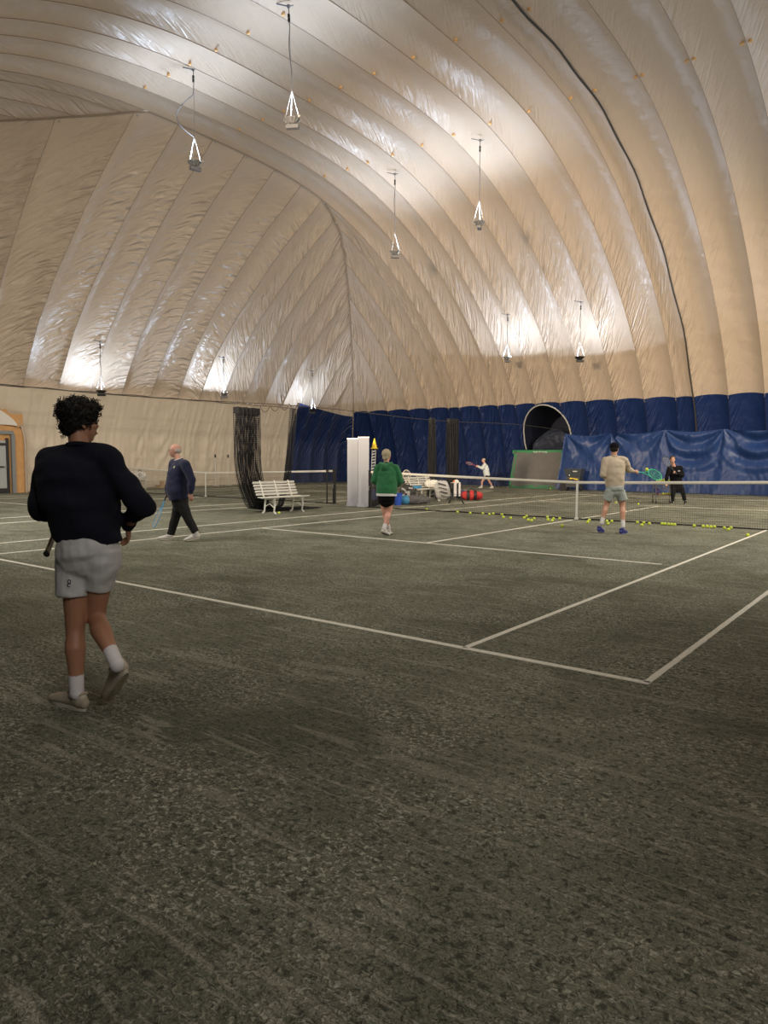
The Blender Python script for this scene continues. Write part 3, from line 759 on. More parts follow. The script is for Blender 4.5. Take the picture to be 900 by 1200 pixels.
# ------------------------------------------------------------------ benches
def bench(label, loc, rz, L=1.5):
    root = thing('park_bench', label, 'bench', loc, rz, None)     # faces +Y locally, length along X
    for k in range(5):
        b = B(); y, z = -0.02 - 0.016 * k * 2.0, 0.50 + 0.075 * k; b.bar((-L / 2, y - 0.06, z), (L / 2, y - 0.06, z), 0.020, 0.052, (0, 1, -0.3)); b.obj('back_slat', WHITE, root, smooth=False)
    for k in range(6):
        b = B(); y = 0.0 + 0.072 * k; b.bar((-L / 2, y, 0.415 + 0.006 * abs(k - 2)), (L / 2, y, 0.415 + 0.006 * abs(k - 2)), 0.056, 0.022, (0, 1, 0)); b.obj('seat_slat', WHITE, root, smooth=False)
    for sx in (-0.34, 0.34):
        x = sx * L
        for nm_, P, R_ in (('leg', [(x, 0.33, 0.40), (x, 0.36, 0.22), (x, 0.33, 0.06), (x, 0.40, 0.0)], [0.035, 0.028, 0.026, 0.034]), ('leg', [(x, 0.02, 0.40), (x, -0.01, 0.22), (x, -0.03, 0.06), (x, -0.10, 0.0)], [0.035, 0.028, 0.026, 0.034])):
            b = B(); b.loft(P, R_, [0.6 * q for q in R_], side=(0, 1, 0), n=10, rnd=False); b.obj(nm_, WHITE, root)
        b = B(); b.loft([(x, 0.38, 0.385), (x, 0.0, 0.38), (x, -0.06, 0.45), (x, -0.20, 0.84)], 0.022, 0.016, side=(1, 0, 0), n=8); b.obj('side_frame', WHITE, root)
        b = B(); b.tube([(x, 0.34, 0.16), (x, 0.17, 0.26), (x, -0.01, 0.18)], 0.014, 6); b.obj('brace', WHITE, root)
    b = B(); b.loft([(0, -0.01, 0.40), (0, -0.06, 0.45), (0, -0.20, 0.84)], 0.02, 0.014, side=(1, 0, 0), n=8); b.obj('back_strut', WHITE, root)
    return root
bench('white slatted park bench in front of the large black net bunch', (-6.98, -3.12, 0), -PI / 2)
bench('white slatted park bench by the net end with bags around it', (-6.98, 3.50, 0), -PI / 2)
b1 = bench('white bench against the end wall, left of the walking man in navy', (-22.3, 2.35, 0), -PI / 2, 1.5)

# ------------------------------------------------------------------ people
def capsule(b, p, q, r0, r1, n=12): b.loft([p, V(p).lerp(V(q), 0.5), q], [r0, (r0 + r1) / 2, r1], n=n)
def hand(b, wr, d, nrm, th, s=1.0, curl=0.5, fat=1.0):
    """wr wrist, d pointing to the fingers, nrm the way the palm faces, th towards the thumb"""
    d = V(d).normalized(); nrm = V(nrm); nrm = (nrm - d * nrm.dot(d)).normalized(); t = V(th); t = (t - d * t.dot(d) - nrm * t.dot(nrm)).normalized()
    b.loft([wr - d * 0.02 * s, wr + d * 0.02 * s, wr + d * 0.055 * s, wr + d * 0.092 * s], [0.027 * s, 0.034 * s, 0.041 * s, 0.040 * s], [0.019 * s, 0.017 * s, 0.015 * s, 0.012 * s], side=t, n=12)
    for off, ln in ((0.030, 0.070), (0.010, 0.079), (-0.011, 0.074), (-0.030, 0.058)):
        p = wr + d * 0.090 * s + t * off * s; P = [p - d * 0.012 * s]; a = 0; P.append(p)
        for k, f in enumerate((0.45, 0.32, 0.23)):
            a += curl * (0.9, 1.2, 0.8)[k]; dd = d * math.cos(a) + nrm * math.sin(a) + t * off * 1.2 * (1 - curl); p = p + dd.normalized() * ln * f * s; P.append(p)
        b.loft(P, [0.0095 * s * fat, 0.0098 * s * fat, 0.0090 * s * fat, 0.0082 * s * fat, 0.0072 * s * fat], n=8)
    p = wr + d * 0.030 * s + t * 0.026 * s; d1 = (d * 0.62 + t * 0.62 + nrm * 0.45).normalized(); p1 = p + d1 * 0.040 * s
    d2 = (d * 0.75 + t * (0.45 - 0.6 * curl) + nrm * (0.3 + 0.6 * curl)).normalized(); p2 = p1 + d2 * 0.034 * s
    b.loft([p - d1 * 0.015 * s, p, p1, p2], [0.013 * s, 0.013 * s * fat, 0.0105 * s * fat, 0.008 * s * fat], n=8)
def head(b, c, f, up, s=1.0):
    f = V(f).normalized(); up = V(up); up = (up - f * up.dot(f)).normalized(); r = f.cross(up); ax = (r, f, up)
    b.ell(c + up * 0.035 * s - f * 0.010 * s, (0.076 * s, 0.096 * s, 0.086 * s), ax)            # cranium
    b.ell(c + f * 0.022 * s - up * 0.030 * s, (0.060 * s, 0.070 * s, 0.078 * s), ax)            # face
    b.ell(c + f * 0.040 * s - up * 0.082 * s, (0.036 * s, 0.040 * s, 0.030 * s), ax)            # chin
    b.ell(c + f * 0.072 * s + up * 0.030 * s, (0.045 * s, 0.018 * s, 0.012 * s), ax)            # brow
    b.loft([c + f * 0.086 * s + up * 0.018 * s, c + f * 0.102 * s - up * 0.012 * s, c + f * 0.096 * s - up * 0.022 * s], [0.007 * s, 0.012 * s, 0.011 * s], n=8)  # nose
    b.ell(c + f * 0.088 * s - up * 0.050 * s, (0.022 * s, 0.010 * s, 0.006 * s), ax)            # upper lip
    b.ell(c + f * 0.086 * s - up * 0.061 * s, (0.018 * s, 0.010 * s, 0.006 * s), ax)            # lower lip
    for e in (-1, 1):
        b.ell(c + r * e * 0.077 * s - f * 0.006 * s - up * 0.004 * s, (0.009 * s, 0.019 * s, 0.031 * s), ax, 10, 8)   # ear
        b.ell(c + r * e * 0.040 * s + f * 0.058 * s - up * 0.015 * s, (0.022 * s, 0.020 * s, 0.018 * s), ax)  # cheek
    return r, f, up
def shoe(root, ank, heel, toe, upv, m, sole_m, s=1.0, name='shoe', lace=None):
    """low trainer: heel and toe are points on the sole line"""
    heel, toe, ank = V(heel), V(toe), V(ank); d = (toe - heel).normalized(); upv = V(upv); u = (upv - d * upv.dot(d)).normalized(); sd = d.cross(u); L = (toe - heel).length
    b = B()
    P = [(0.02, 0.045, 0.028, 0.033), (0.10, 0.050, 0.036, 0.045), (0.28, 0.055, 0.037, 0.052), (0.45, 0.048, 0.040, 0.044), (0.65, 0.038, 0.047, 0.034), (0.82, 0.032, 0.048, 0.028), (0.95, 0.026, 0.036, 0.020)]
    b.loft([heel + d * (L * t) + u * (z * s) for t, z, a, h in P], [a * s for t, z, a, h in P], [h * s for t, z, a, h in P], side=sd, n=14)
    cen = heel + d * (L * 0.20) + u * (0.085 * s)
    b.loft([heel + d * (L * 0.22) + u * (0.05 * s), cen + u * 0.012 * s], [0.040 * s, 0.038 * s], [0.052 * s, 0.044 * s], side=sd, n=14, rnd=False)
    me = fuse(b, 0.006 * max(1, s), name, 3); o = link_mesh(me, name, m, root)
    b = B(); kd = (ank - cen).normalized() if (ank - cen).length > 0.02 else u
    b.tube([cen + u * 0.006 + d * (0.050 * s * math.cos(t)) + sd * (0.038 * s * math.sin(t)) + u * (0.010 * math.cos(2 * t)) for t in [2 * PI * q / 20 for q in range(20)]], 0.011 * s, 8, closed=True); b.obj('ankle_collar', m, o)
    b = B(); b.ell(heel + d * (L * 0.06) + u * (0.075 * s), (0.016 * s, 0.024 * s, 0.028 * s), (d, sd, u)); b.obj('heel_tab', sole_m, o)
    b = B(); n = 22; vs = []
    for lv, k in ((0.0, 1.0), (0.022 * s, 1.03), (0.028 * s, 0.98)):
        for j in range(n):
            a = 2 * PI * j / n; t = 0.5 + 0.52 * math.cos(a); w_ = (0.040 + 0.010 * math.cos(a) - 0.010 * math.exp(-((t - 0.42) / 0.15) ** 2)) * s
            vs.append(heel + d * (L * (0.5 + 0.515 * math.cos(a) * k)) + sd * (w_ * math.sin(a) * k * 1.02) + u * (lv + 0.012 * s * max(0, t - 0.8) * 4))
    b.add(vs, [(i * n + j, i * n + (j + 1) % n, (i + 1) * n + (j + 1) % n, (i + 1) * n + j) for i in range(2) for j in range(n)] + [tuple(range(n))[::-1], tuple(2 * n + j for j in range(n))])
    b.obj('sole', sole_m, o)
    if lace:
        b = B()
        for k in range(4):
            c = heel + d * (L * (0.42 + 0.085 * k)) + u * ((0.090 - 0.012 * k) * s); b.tube([c - sd * 0.022 * s, c + u * 0.006 * s, c + sd * 0.022 * s + d * 0.01], 0.003 * s, 5)
        b.obj('laces', lace, o)['kind'] = 'stuff'
    return o
def fold_fn(amp, sc=(9, 9, 5), seed=0):
    def f(c): 
        return amp * (noise.noise(V((c.x * sc[0], c.y * sc[1], c.z * sc[2] + seed))) + 0.5 * noise.noise(V((c.x * sc[0] * 2.3, c.y * sc[1] * 2.3, c.z * sc[2] * 2.1 + seed))))
    return f

def person(label, J, o):
    """J: joints in space.  o: options"""
    vx = o.get('voxel', 0.009); s = o.get('s', 1.0)
    base = V((J['foot0'].x, J['foot0'].y, 0)); root = thing('person', label, 'person', base)
    Jp = {k: (V(q) - base) for k, q in J.items()}
    J = Jp
    skin = o['skin']; fat = o.get('fat', 1.0)
    hd = V(o['face']).normalized(); chestf = V(o['front']).normalized()
    upT = (J['neck'] - J['pelvis']).normalized(); rt = chestf.cross(V((0, 0, 1))).normalized()   # person's right
    b = B()
    hup = V(o.get('hup', (0, 0, 1)))
    hr, hf, hu = head(b, J['head'], hd, hup, s)
    b.loft([J['neck'] - upT * 0.05, J['neck'], J['head'] - hu * 0.05 - hf * 0.015], [0.062 * s, 0.056 * s, 0.052 * s], side=rt, n=14)
    tors = [(J['pelvis'] - upT * 0.03, 0.125, 0.085), (J['pelvis'] + upT * 0.04, 0.145, 0.100), (J['pelvis'].lerp(J['chest'], 0.55), 0.140 * fat, 0.105 * fat), (J['chest'], 0.165, 0.115 * fat), (J['chest'].lerp(J['neck'], 0.6), 0.165, 0.09), (J['neck'] - upT * 0.01, 0.075, 0.06)]
    b.loft([q[0] for q in tors], [q[1] * s for q in tors], [q[2] * s for q in tors], side=rt, n=20)
    for k in '01':
        sh, el, wr_ = J['sh' + k], J['el' + k], J['wr' + k]
        b.loft([J['chest'].lerp(J['neck'], 0.7), sh], [0.06 * s, 0.058 * s], n=12)
        b.loft([sh, sh.lerp(el, 0.35), el], [0.056 * s, 0.050 * s, 0.040 * s], n=12)
        b.loft([el, el.lerp(wr_, 0.3), wr_], [0.040 * s, 0.042 * s, 0.027 * s], n=12)
        h = o['hand' + k]; hand(b, wr_, h[0], h[1], h[2], s, h[3], o.get('ff', 1.0))
        hp, kn, an = J['hip' + k], J['kn' + k], J['an' + k]
        b.loft([hp, hp.lerp(kn, 0.35), hp.lerp(kn, 0.8), kn], [0.080 * s, 0.078 * s, 0.060 * s, 0.055 * s], n=14)
        kv = (an - kn).normalized(); bk = V(J['calf' + k] - J['kn' + k]) if 'calf' + k in J else -chestf; bk = (bk - kv * bk.dot(kv)).normalized()
        b.loft([kn, kn.lerp(an, 0.12), kn.lerp(an, 0.33) + bk * 0.014, kn.lerp(an, 0.6) + bk * 0.006, an], [0.054 * s, 0.052 * s, 0.059 * s, 0.045 * s, 0.034 * s], n=14)
    link_mesh(fuse(b, vx, 'body', 5), 'body', skin, root)
    # eyes, brows, mouth
    c = J['head']
    for e in (-1, 1):
        b = B(); ec = c + hr * e * 0.031 * s + hf * 0.079 * s + hu * 0.012 * s; b.ell(ec, (0.012 * s, 0.009 * s, 0.008 * s), (hr, hf, hu)); ey = b.obj('eye', EYEW, root)
        b = B(); b.ell(ec + hf * 0.006 * s, (0.0055 * s, 0.005 * s, 0.0055 * s), (hr, hf, hu), 8, 6); b.obj('iris', IRIS, ey)
        b = B(); b.tube([c + hr * e * 0.017 * s + hf * 0.090 * s + hu * 0.032 * s, c + hr * e * 0.033 * s + hf * 0.089 * s + hu * 0.037 * s, c + hr * e * 0.050 * s + hf * 0.078 * s + hu * 0.031 * s], 0.0035 * s, 6); b.obj('eyebrow', o['hairm'], root)
    b = B(); b.ell(c + hf * 0.0935 * s - hu * 0.056 * s, (0.021 * s, 0.006 * s, 0.005 * s), (hr, hf, hu), 10, 6); b.obj('lips', LIPS, root)
    # top garment
    T = o['top']; g = T.get('g', 0.02)
    b = B(); sl = T.get('stations')
    st = []
    for (ta, wa, wb, off) in sl:      # along spine 0 pelvis .. 1 neck
        p = J['pelvis'].lerp(J['chest'], ta / 0.6) if ta <= 0.6 else J['chest'].lerp(J['neck'], (ta - 0.6) / 0.4)
        st.append((p + chestf * off[1] + rt * off[0], wa, wb))
    if T.get('tilt'):
        ud = ((st[1][0] - st[0][0]).normalized() + rt * T['tilt']).normalized(); st = [(st[0][0] - ud * 0.075, st[0][1] * 0.95, st[0][2] * 0.95), (st[0][0] - ud * 0.02, st[0][1], st[0][2])] + st[1:]
    b.loft([q[0] for q in st], [q[1] * s for q in st], [q[2] * s for q in st], side=rt, n=24, rnd=False)
    for k in '01':
        sh, el, wr_ = J['sh' + k], J['el' + k], J['wr' + k]
        r_ = T['sleeve']
        b.loft([J['chest'].lerp(J['neck'], 0.75), sh], [0.085 * s, r_[0] * s], n=14)
        b.loft([sh, sh.lerp(el, 0.4), el], [r_[0] * s, r_[1] * s, r_[2] * s], n=14)
        e_ = el.lerp(wr_, T.get('cuff', 0.93)); b.loft([el, el.lerp(e_, 0.5), el.lerp(e_, 0.86), e_], [r_[2] * s, r_[3] * s, r_[4] * s, r_[4] * 0.8 * s], n=14, rnd=False)
    tm = fuse(b, T.get('voxel', vx), T['name'], 6, fold_fn(T.get('fold', 0.008), T.get('fsc', (6, 6, 7)), T.get('seed', 0)))
    top = link_mesh(tm, T['name'], T['mat'], root)
    if T.get('rib'):
        p, a_, b_ = st[0]; bb = B(); up_ = ((st[1][0] - st[0][0]).normalized() + rt * T.get('tilt', 0)).normalized()
        if not T.get('tilt'): bb.loft([p - up_ * 0.050, p - up_ * 0.03, p + up_ * 0.02], [a_ * 0.97 * s, a_ * 1.0 * s, a_ * 1.03 * s], [b_ * 0.97 * s, b_ * 1.0 * s, b_ * 1.03 * s], side=rt, n=40, rnd=False); bb.obj('hem_rib', T['mat'], top)
        p = p
        bb = B(); bb.tube([J['neck'] + rt * (0.070 * s * math.cos(a)) + chestf * (0.066 * s * math.sin(a) + 0.008) + V((0, 0, 0.012 - 0.022 * math.sin(a))) for a in [2 * PI * q / 24 for q in range(24)]], 0.014 * s, 8, closed=True); bb.obj('collar', T.get('collarm', T['mat']), top)
        for k in '01':
            el, wr_ = J['el' + k], J['wr' + k]; e_ = el.lerp(wr_, T.get('cuff', 0.93)); dn = (wr_ - el).normalized()
            bb = B(); bb.loft([e_ - dn * 0.02, e_ + dn * 0.035], [r_[4] * 0.82 * s, r_[4] * 0.74 * s], n=20, rnd=False); bb.obj('cuff', T['mat'], top)
    # lower garment
    Q = o['low']; b = B()
    WQ = [(Q['waist'][0][0] - 0.03, Q['waist'][0][1] * 0.93, Q['waist'][0][2] * 0.80)] + list(Q['waist'])
    b.loft([J['pelvis'] + upT * q[0] for q in WQ], [q[1] * s for q in WQ], [q[2] * s for q in WQ], side=rt, n=22, rnd=True)
    for k in '01':
        hp, kn, an = J['hip' + k], J['kn' + k], J['an' + k]; P = []; R_ = []
        lo_ = Q.get('off' + k, 0.0); sc_ = Q.get('scale' + k, 1.0)
        for t, r_ in Q.get('leg' + k, Q['leg']):
            P.append((hp.lerp(kn, t) if t <= 1 else kn.lerp(an, t - 1)) + rt * (lo_ * t / 0.5)); R_.append(r_ * s * sc_)
        b.loft([P[0] + V((0, 0, 0.05))] + P, [R_[0]] + R_, [R_[0] * 0.95] + [q * 0.98 for q in R_], side=rt, n=18, rnd=False)
    low = link_mesh(fuse(b, Q.get('voxel', vx), Q['name'], 4, fold_fn(Q.get('fold', 0.006), (8, 8, 8), 3)), Q['name'], Q['mat'], root)
    # socks and shoes
    for k in '01':
        kn, an = J['kn' + k], J['an' + k]
        if o.get('sock'):
            h0 = o['sock']; b = B(); a = an.lerp(kn, h0); kv = (an - kn).normalized(); bk = -chestf; bk = (bk - kv * bk.dot(kv)).normalized()
            b.loft([a + bk * 0.004, an.lerp(kn, h0 * 0.5) + bk * 0.003, an, an - (kn - an).normalized() * 0.012], [0.0465 * s if h0 > 0.4 else 0.041 * s, 0.041 * s, 0.039 * s, 0.036 * s], n=18, rnd=False); b.ell(an, (0.040 * s, 0.040 * s, 0.042 * s)); sk = b.obj('sock', o['sockm'], root)
            b = B(); b.tube([a + bk * 0.004 + (rt * math.cos(t) + kv.cross(rt).normalized() * math.sin(t)) * (0.0455 if h0 > 0.4 else 0.0405) * s for t in [2 * PI * q / 18 for q in range(18)]], 0.0035, 5, closed=True); b.obj('sock_cuff', o['sockm'], sk)
        shoe(root, an, J['heel' + k], J['toe' + k], o.get('shoeup' + k, (0, 0, 1)), o['shoem'], o['solem'], s, lace=o.get('lace'))
    return root, J, top, low, (hr, hf, hu), base

EYEW = mat('eye_white', (0.75, 0.73, 0.7), 0.3); IRIS = mat('iris_dark', (0.03, 0.02, 0.015), 0.3); LIPS = mat('lips', (0.42, 0.15, 0.12), 0.5)
SK_T = mat('skin_tan', (0.40, 0.195, 0.115), 0.5, var=0.08, scale=6)
SK_P = mat('skin_pink', (0.62, 0.33, 0.25), 0.5, var=0.08, scale=6)
SK_L = mat('skin_light', (0.55, 0.30, 0.21), 0.5, var=0.08, scale=6)
H_BLK = mat('hair_black', (0.010, 0.008, 0.007), 0.6, spec=0.3); H_GRY = mat('hair_grey', (0.42, 0.40, 0.37), 0.7); H_BLD = mat('hair_blond_grey', (0.42, 0.35, 0.24), 0.7, var=0.3, scale=40); H_BRN = mat('hair_brown', (0.05, 0.03, 0.02), 0.6)
SWB = mat('sweatshirt_black', (0.007, 0.008, 0.016), 0.92, var=0.2, sheen=0.02, spec=0.2)
SHW = mat('shorts_pale_grey', (0.56, 0.56, 0.56), 0.6, var=0.05, bump=0.25, bscale=18)
NAVY = mat('sweater_navy', (0.006, 0.009, 0.045), 0.85, sheen=0.1); PANTB = mat('trousers_black', (0.010, 0.010, 0.011), 0.7, spec=0.25, bump=0.4, bscale=25)
GRNH = mat('hoodie_green', (0.018, 0.150, 0.055), 0.9, var=0.2, sheen=0.2); BEIGE = mat('sweater_beige', (0.50, 0.42, 0.32), 0.9, var=0.06, scale=60, sheen=0.1)
SHG = mat('shorts_grey_green', (0.34, 0.38, 0.37), 0.7); SOCKW = mat('sock_white', (0.72, 0.70, 0.71), 0.9, bump=0.2, bscale=200); SHOEC = mat('shoe_cream', (0.44, 0.38, 0.29), 0.7, var=0.45, scale=22); SOLEC = mat('sole_cream', (0.60, 0.55, 0.44), 0.7, var=0.25, scale=30)
SHOEW = mat('shoe_white', (0.62, 0.60, 0.57), 0.6); SOLEB = mat('sole_black', (0.02, 0.02, 0.02), 0.6); SHOEB = mat('shoe_blue', (0.03, 0.04, 0.22), 0.5); JACKW = mat('jacket_white', (0.66, 0.72, 0.74), 0.8); BLKTOP = mat('top_black', (0.006, 0.006, 0.008), 0.95, spec=0.15)

# fd: forward distance of the spot a figure stands on
def fdist(px, py): return (ground(px, py) - EYE).dot(FW)
def joints(D, spec):
    """spec: name -> (px, py, metres further away than the standing spot)"""
    return {k: at_depth(q[0], q[1], D + q[2]) for k, q in spec.items()}
HF = V((FW.x, FW.y, 0)).normalized()           # level, away from the camera
def dirv(r, f, u=0): return (RT * r + HF * f + V((0, 0, 1)) * u).normalized()
def sole_fix(J, k, h=0.0):
    for q in ('heel', 'toe'):
        J[q + k].z = h if q == 'heel' else h

# --- 1: curly haired player in the foreground, walking away
D = fdist(88, 833)
J = joints(D, dict(head=(93.5, 496, 0.02), neck=(93, 527, 0.0), chest=(92, 562, 0.0), pelvis=(103, 640, 0.0),
    sh0=(62, 541, 0.0), el0=(47.5, 596, 0.02), wr0=(66, 604, 0.20), sh1=(125, 541, 0.0), el1=(165, 592, -0.02), wr1=(150, 616, 0.12),
    hip0=(89, 655, 0.02), kn0=(88, 735, 0.05), an0=(90, 812, 0.0), heel0=(100, 834, -0.01), toe0=(62, 829, 0.18),
    hip1=(118, 655, 0.0), kn1=(112, 722, 0.10), an1=(137, 779, -0.20), heel1=(149, 789, -0.20), toe1=(126, 822, 0.03)))
J['foot0'] = ground(88, 833); J['heel0'].z = 0; J['toe0'].z = 0
opt = dict(voxel=0.0075, skin=SK_T, face=dirv(0.72, 0.70, 0.0), front=dirv(-0.25, 0.97), hairm=H_BLK, hup=dirv(0.06, 0, 1), ff=1.05,
    hand0=(dirv(0.95, 0.2, -0.1), dirv(0, -1, 0), dirv(0, 0, 1), 0.9), hand1=(dirv(-0.15, 0.55, -0.8), dirv(-1, 0, -0.2), dirv(0, 1, 0.2), 0.45),
    top=dict(name='sweatshirt', mat=SWB, sleeve=(0.088, 0.082, 0.078, 0.066, 0.046), fold=0.024, fsc=(4, 4, 7), rib=True, cuff=0.90, voxel=0.009,
        tilt=-0.16, stations=[(0.06, 0.172, 0.145, (0.024, 0.0)), (0.15, 0.188, 0.158, (0.018, 0)), (0.35, 0.205, 0.163, (0.006, 0)), (0.6, 0.232, 0.158, (0, 0)), (0.80, 0.215, 0.130, (0, 0)), (0.92, 0.150, 0.095, (0, 0)), (1.0, 0.085, 0.075, (0, 0))]),
    low=dict(name='shorts', mat=SHW, waist=[(-0.05, 0.172, 0.140), (0.0, 0.176, 0.142), (0.08, 0.165, 0.13)], leg=[(0.0, 0.106), (0.25, 0.103), (0.45, 0.099), (0.52, 0.098)], leg1=[(0.0, 0.112), (0.2, 0.104), (0.42, 0.092), (0.50, 0.088)], off0=-0.008, off1=-0.002, fold=0.012, voxel=0.0075),
    sock=0.40, sockm=SOCKW, shoem=SHOEC, solem=SOLEC, lace=BLACK, shoeup1=dirv(-0.45, 0.70, 0.35) * -1 if False else dirv(-0.75, -0.05, 0.5) * 1)
opt['shoeup1'] = -(J['toe1'] - J['an1']).cross(RT).normalized() if False else (J['an1'] - J['heel1']).lerp(J['kn1'] - J['an1'], 0.3).normalized()
r1, J1, top1, low1, (hr, hf, hu), base1 = person('young man with bushy curly black hair, black sweatshirt and pale shorts, walking away', J, opt)
c = J1['head']
b = B(); b.ell(c + hu * 0.060 - hf * 0.012, (0.102, 0.112, 0.085), (hr, hf, hu), 20, 14); b.ell(c - hf * 0.065 - hu * 0.015, (0.072, 0.042, 0.060), (hr, hf, hu)); b.ell(c + hf * 0.045 + hu * 0.085, (0.085, 0.065, 0.045), (hr, hf, hu)); b.ell(c + hr * 0.06 + hu * 0.02 - hf * 0.02, (0.035, 0.06, 0.05), (hr, hf, hu)); b.ell(c - hr * 0.06 + hu * 0.02 - hf * 0.02, (0.035, 0.06, 0.05), (hr, hf, hu))
hm = fuse(b, 0.007, 'hair', 4, lambda q: 0.010 * noise.noise(q * 28) + 0.008 * noise.noise(q * 60)); hair = link_mesh(hm, 'hair', H_BLK, r1)
random.seed(3); vv = [v for v in hm.vertices]; b = B()
for k in range(620):
    v = random.choice(vv); p = v.co.copy(); nn = v.normal; 
    if (p - c).dot(hu) < -0.03 and random.random() < 0.6: continue
    t1 = nn.orthogonal().normalized(); t2 = nn.cross(t1); rr = random.uniform(0.006, 0.013); ph = random.uniform(0, 6.28); ln = random.uniform(0.010, 0.034); q0 = random.uniform(0, 6.28); dr = (nn + t1 * random.uniform(-.5, .5) + t2 * random.uniform(-.5, .5) + hu * 0.2).normalized()
    b.tube([p - nn * 0.006 + dr * (ln * q / 7) + t1 * (rr * math.cos(q0 + q * 0.9)) + t2 * (rr * math.sin(q0 + q * 0.9)) for q in range(8)], 0.0019, 3)
o_ = b.obj('curls', H_BLK, hair); o_['kind'] = 'stuff'
# small dark emblem on the left leg of the shorts: a ring over a hook, and a tick on the sock
def project(o, start, d):
    bv = BVHTree.FromPolygons([v.co for v in o.data.vertices], [p.vertices for p in o.data.polygons]); h = bv.ray_cast(start, d); return h[0], h[1]
def decal(o, pxs, r, m, name, base, parent):
    P = []
    for px, py in pxs:
        d = ray(px, py).normalized(); h, nrm = project(o, EYE - base, d)
        if h: P.append(h - d * 0.002)
    if len(P) > 1: b = B(); b.tube(P, r, 5); b.obj(name, m, parent)
ring = [(80.9 + 1.7 * math.cos(a) , 681.4 + 1.8 * math.sin(a)) for a in [1.2 + 5.4 * q / 14 for q in range(15)]]
decal(low1, ring, 0.0024, BLACK, 'emblem', base1, low1)
decal(low1, [(80.9 + 1.9 * math.cos(a), 685.9 + 1.9 * math.sin(a)) for a in [0.9 + 4.5 * q / 12 for q in range(13)]], 0.0024, BLACK, 'emblem', base1, low1)
decal(low1, [(82.4, 680), (82.4, 684.2), (79.2, 684.4)], 0.002, BLACK, 'emblem', base1, low1)
sk = [o for o in r1.children if o.name.startswith('sock')][0]
decal(sk, [(79.5, 787.5), (81.5, 789), (85, 787.5), (94, 784.5)], 0.0014, BLACK, 'tick_mark', base1, sk)

# rackets
def racket(label, butt, tip, nrm, hoopm, gripm, strm=None, L=0.685, w=0.26, group=None):
    root = thing('tennis_racket', label, 'racket', butt, 0, group); strm = strm or ROPE
    d = (V(tip) - V(butt)).normalized(); nrm = V(nrm); nrm = (nrm - d * nrm.dot(d)).normalized(); sd = d.cross(nrm)
    a = w / 2; hl = 0.17; cz = L - hl
    b = B(); b.loft([d * 0.0, d * 0.02, d * 0.20], [0.0185, 0.016, 0.015], [0.016, 0.0135, 0.0125], side=sd, n=8, rnd=False); g = b.obj('grip', gripm, root); 
    b = B(); b.loft([d * -0.004, d * 0.012], [0.020, 0.019], [0.017, 0.016], side=sd, n=8, rnd=False); b.obj('butt_cap', BLACK, g)
    b = B(); b.loft([d * (cz + hl * math.sin(t)) + sd * (a * math.cos(t)) for t in [2 * PI * q / 36 for q in range(36)]], 0.007, 0.011, side=nrm, n=6, rnd=False, closed=True); b.obj('hoop', hoopm, root)
    for e in (-1, 1):
        b = B(); b.loft([d * 0.19 + sd * (e * 0.006), d * 0.26 + sd * (e * 0.022), d * (cz - hl * 0.72) + sd * (e * a * 0.66)], 0.008, 0.011, side=nrm, n=6); b.obj('throat', hoopm, root)
    b = B()
    for k in range(-7, 8):
        x = a * k / 8; h = hl * math.sqrt(1 - (x / a) ** 2); b.loft([d * (cz - h) + sd * x, d * (cz + h) + sd * x], 0.0009, n=3, rnd=False)
    for k in range(-9, 10):
        z = hl * k / 10; h = a * math.sqrt(1 - (z / hl) ** 2); b.loft([d * (cz + z) - sd * h, d * (cz + z) + sd * h], 0.0009, n=3, rnd=False)
    q = b.obj('strings', strm, root, smooth=False); q['kind'] = 'stuff'
    return root
RK_OL = mat('racket_olive', (0.10, 0.10, 0.05), 0.5); RK_BL = mat('racket_blue', (0.08, 0.35, 0.65), 0.35); RK_GR = mat('racket_green', (0.02, 0.42, 0.22), 0.4); RK_RD = mat('racket_red', (0.40, 0.08, 0.10), 0.4); RK_BK = mat('racket_black', (0.03, 0.03, 0.035), 0.35); RK_WT = mat('racket_pale', (0.62, 0.56, 0.45), 0.4); GRN_ST = mat('string_green', (0.05, 0.55, 0.2), 0.5)
butt = at_depth(54.5, 649, D - 0.02); tipp = at_depth(78, 590, D + 0.50)
racket('racket with worn olive grip held low by the curly haired player', butt, tipp, dirv(1, 0, 0.3), RK_OL, RK_OL)

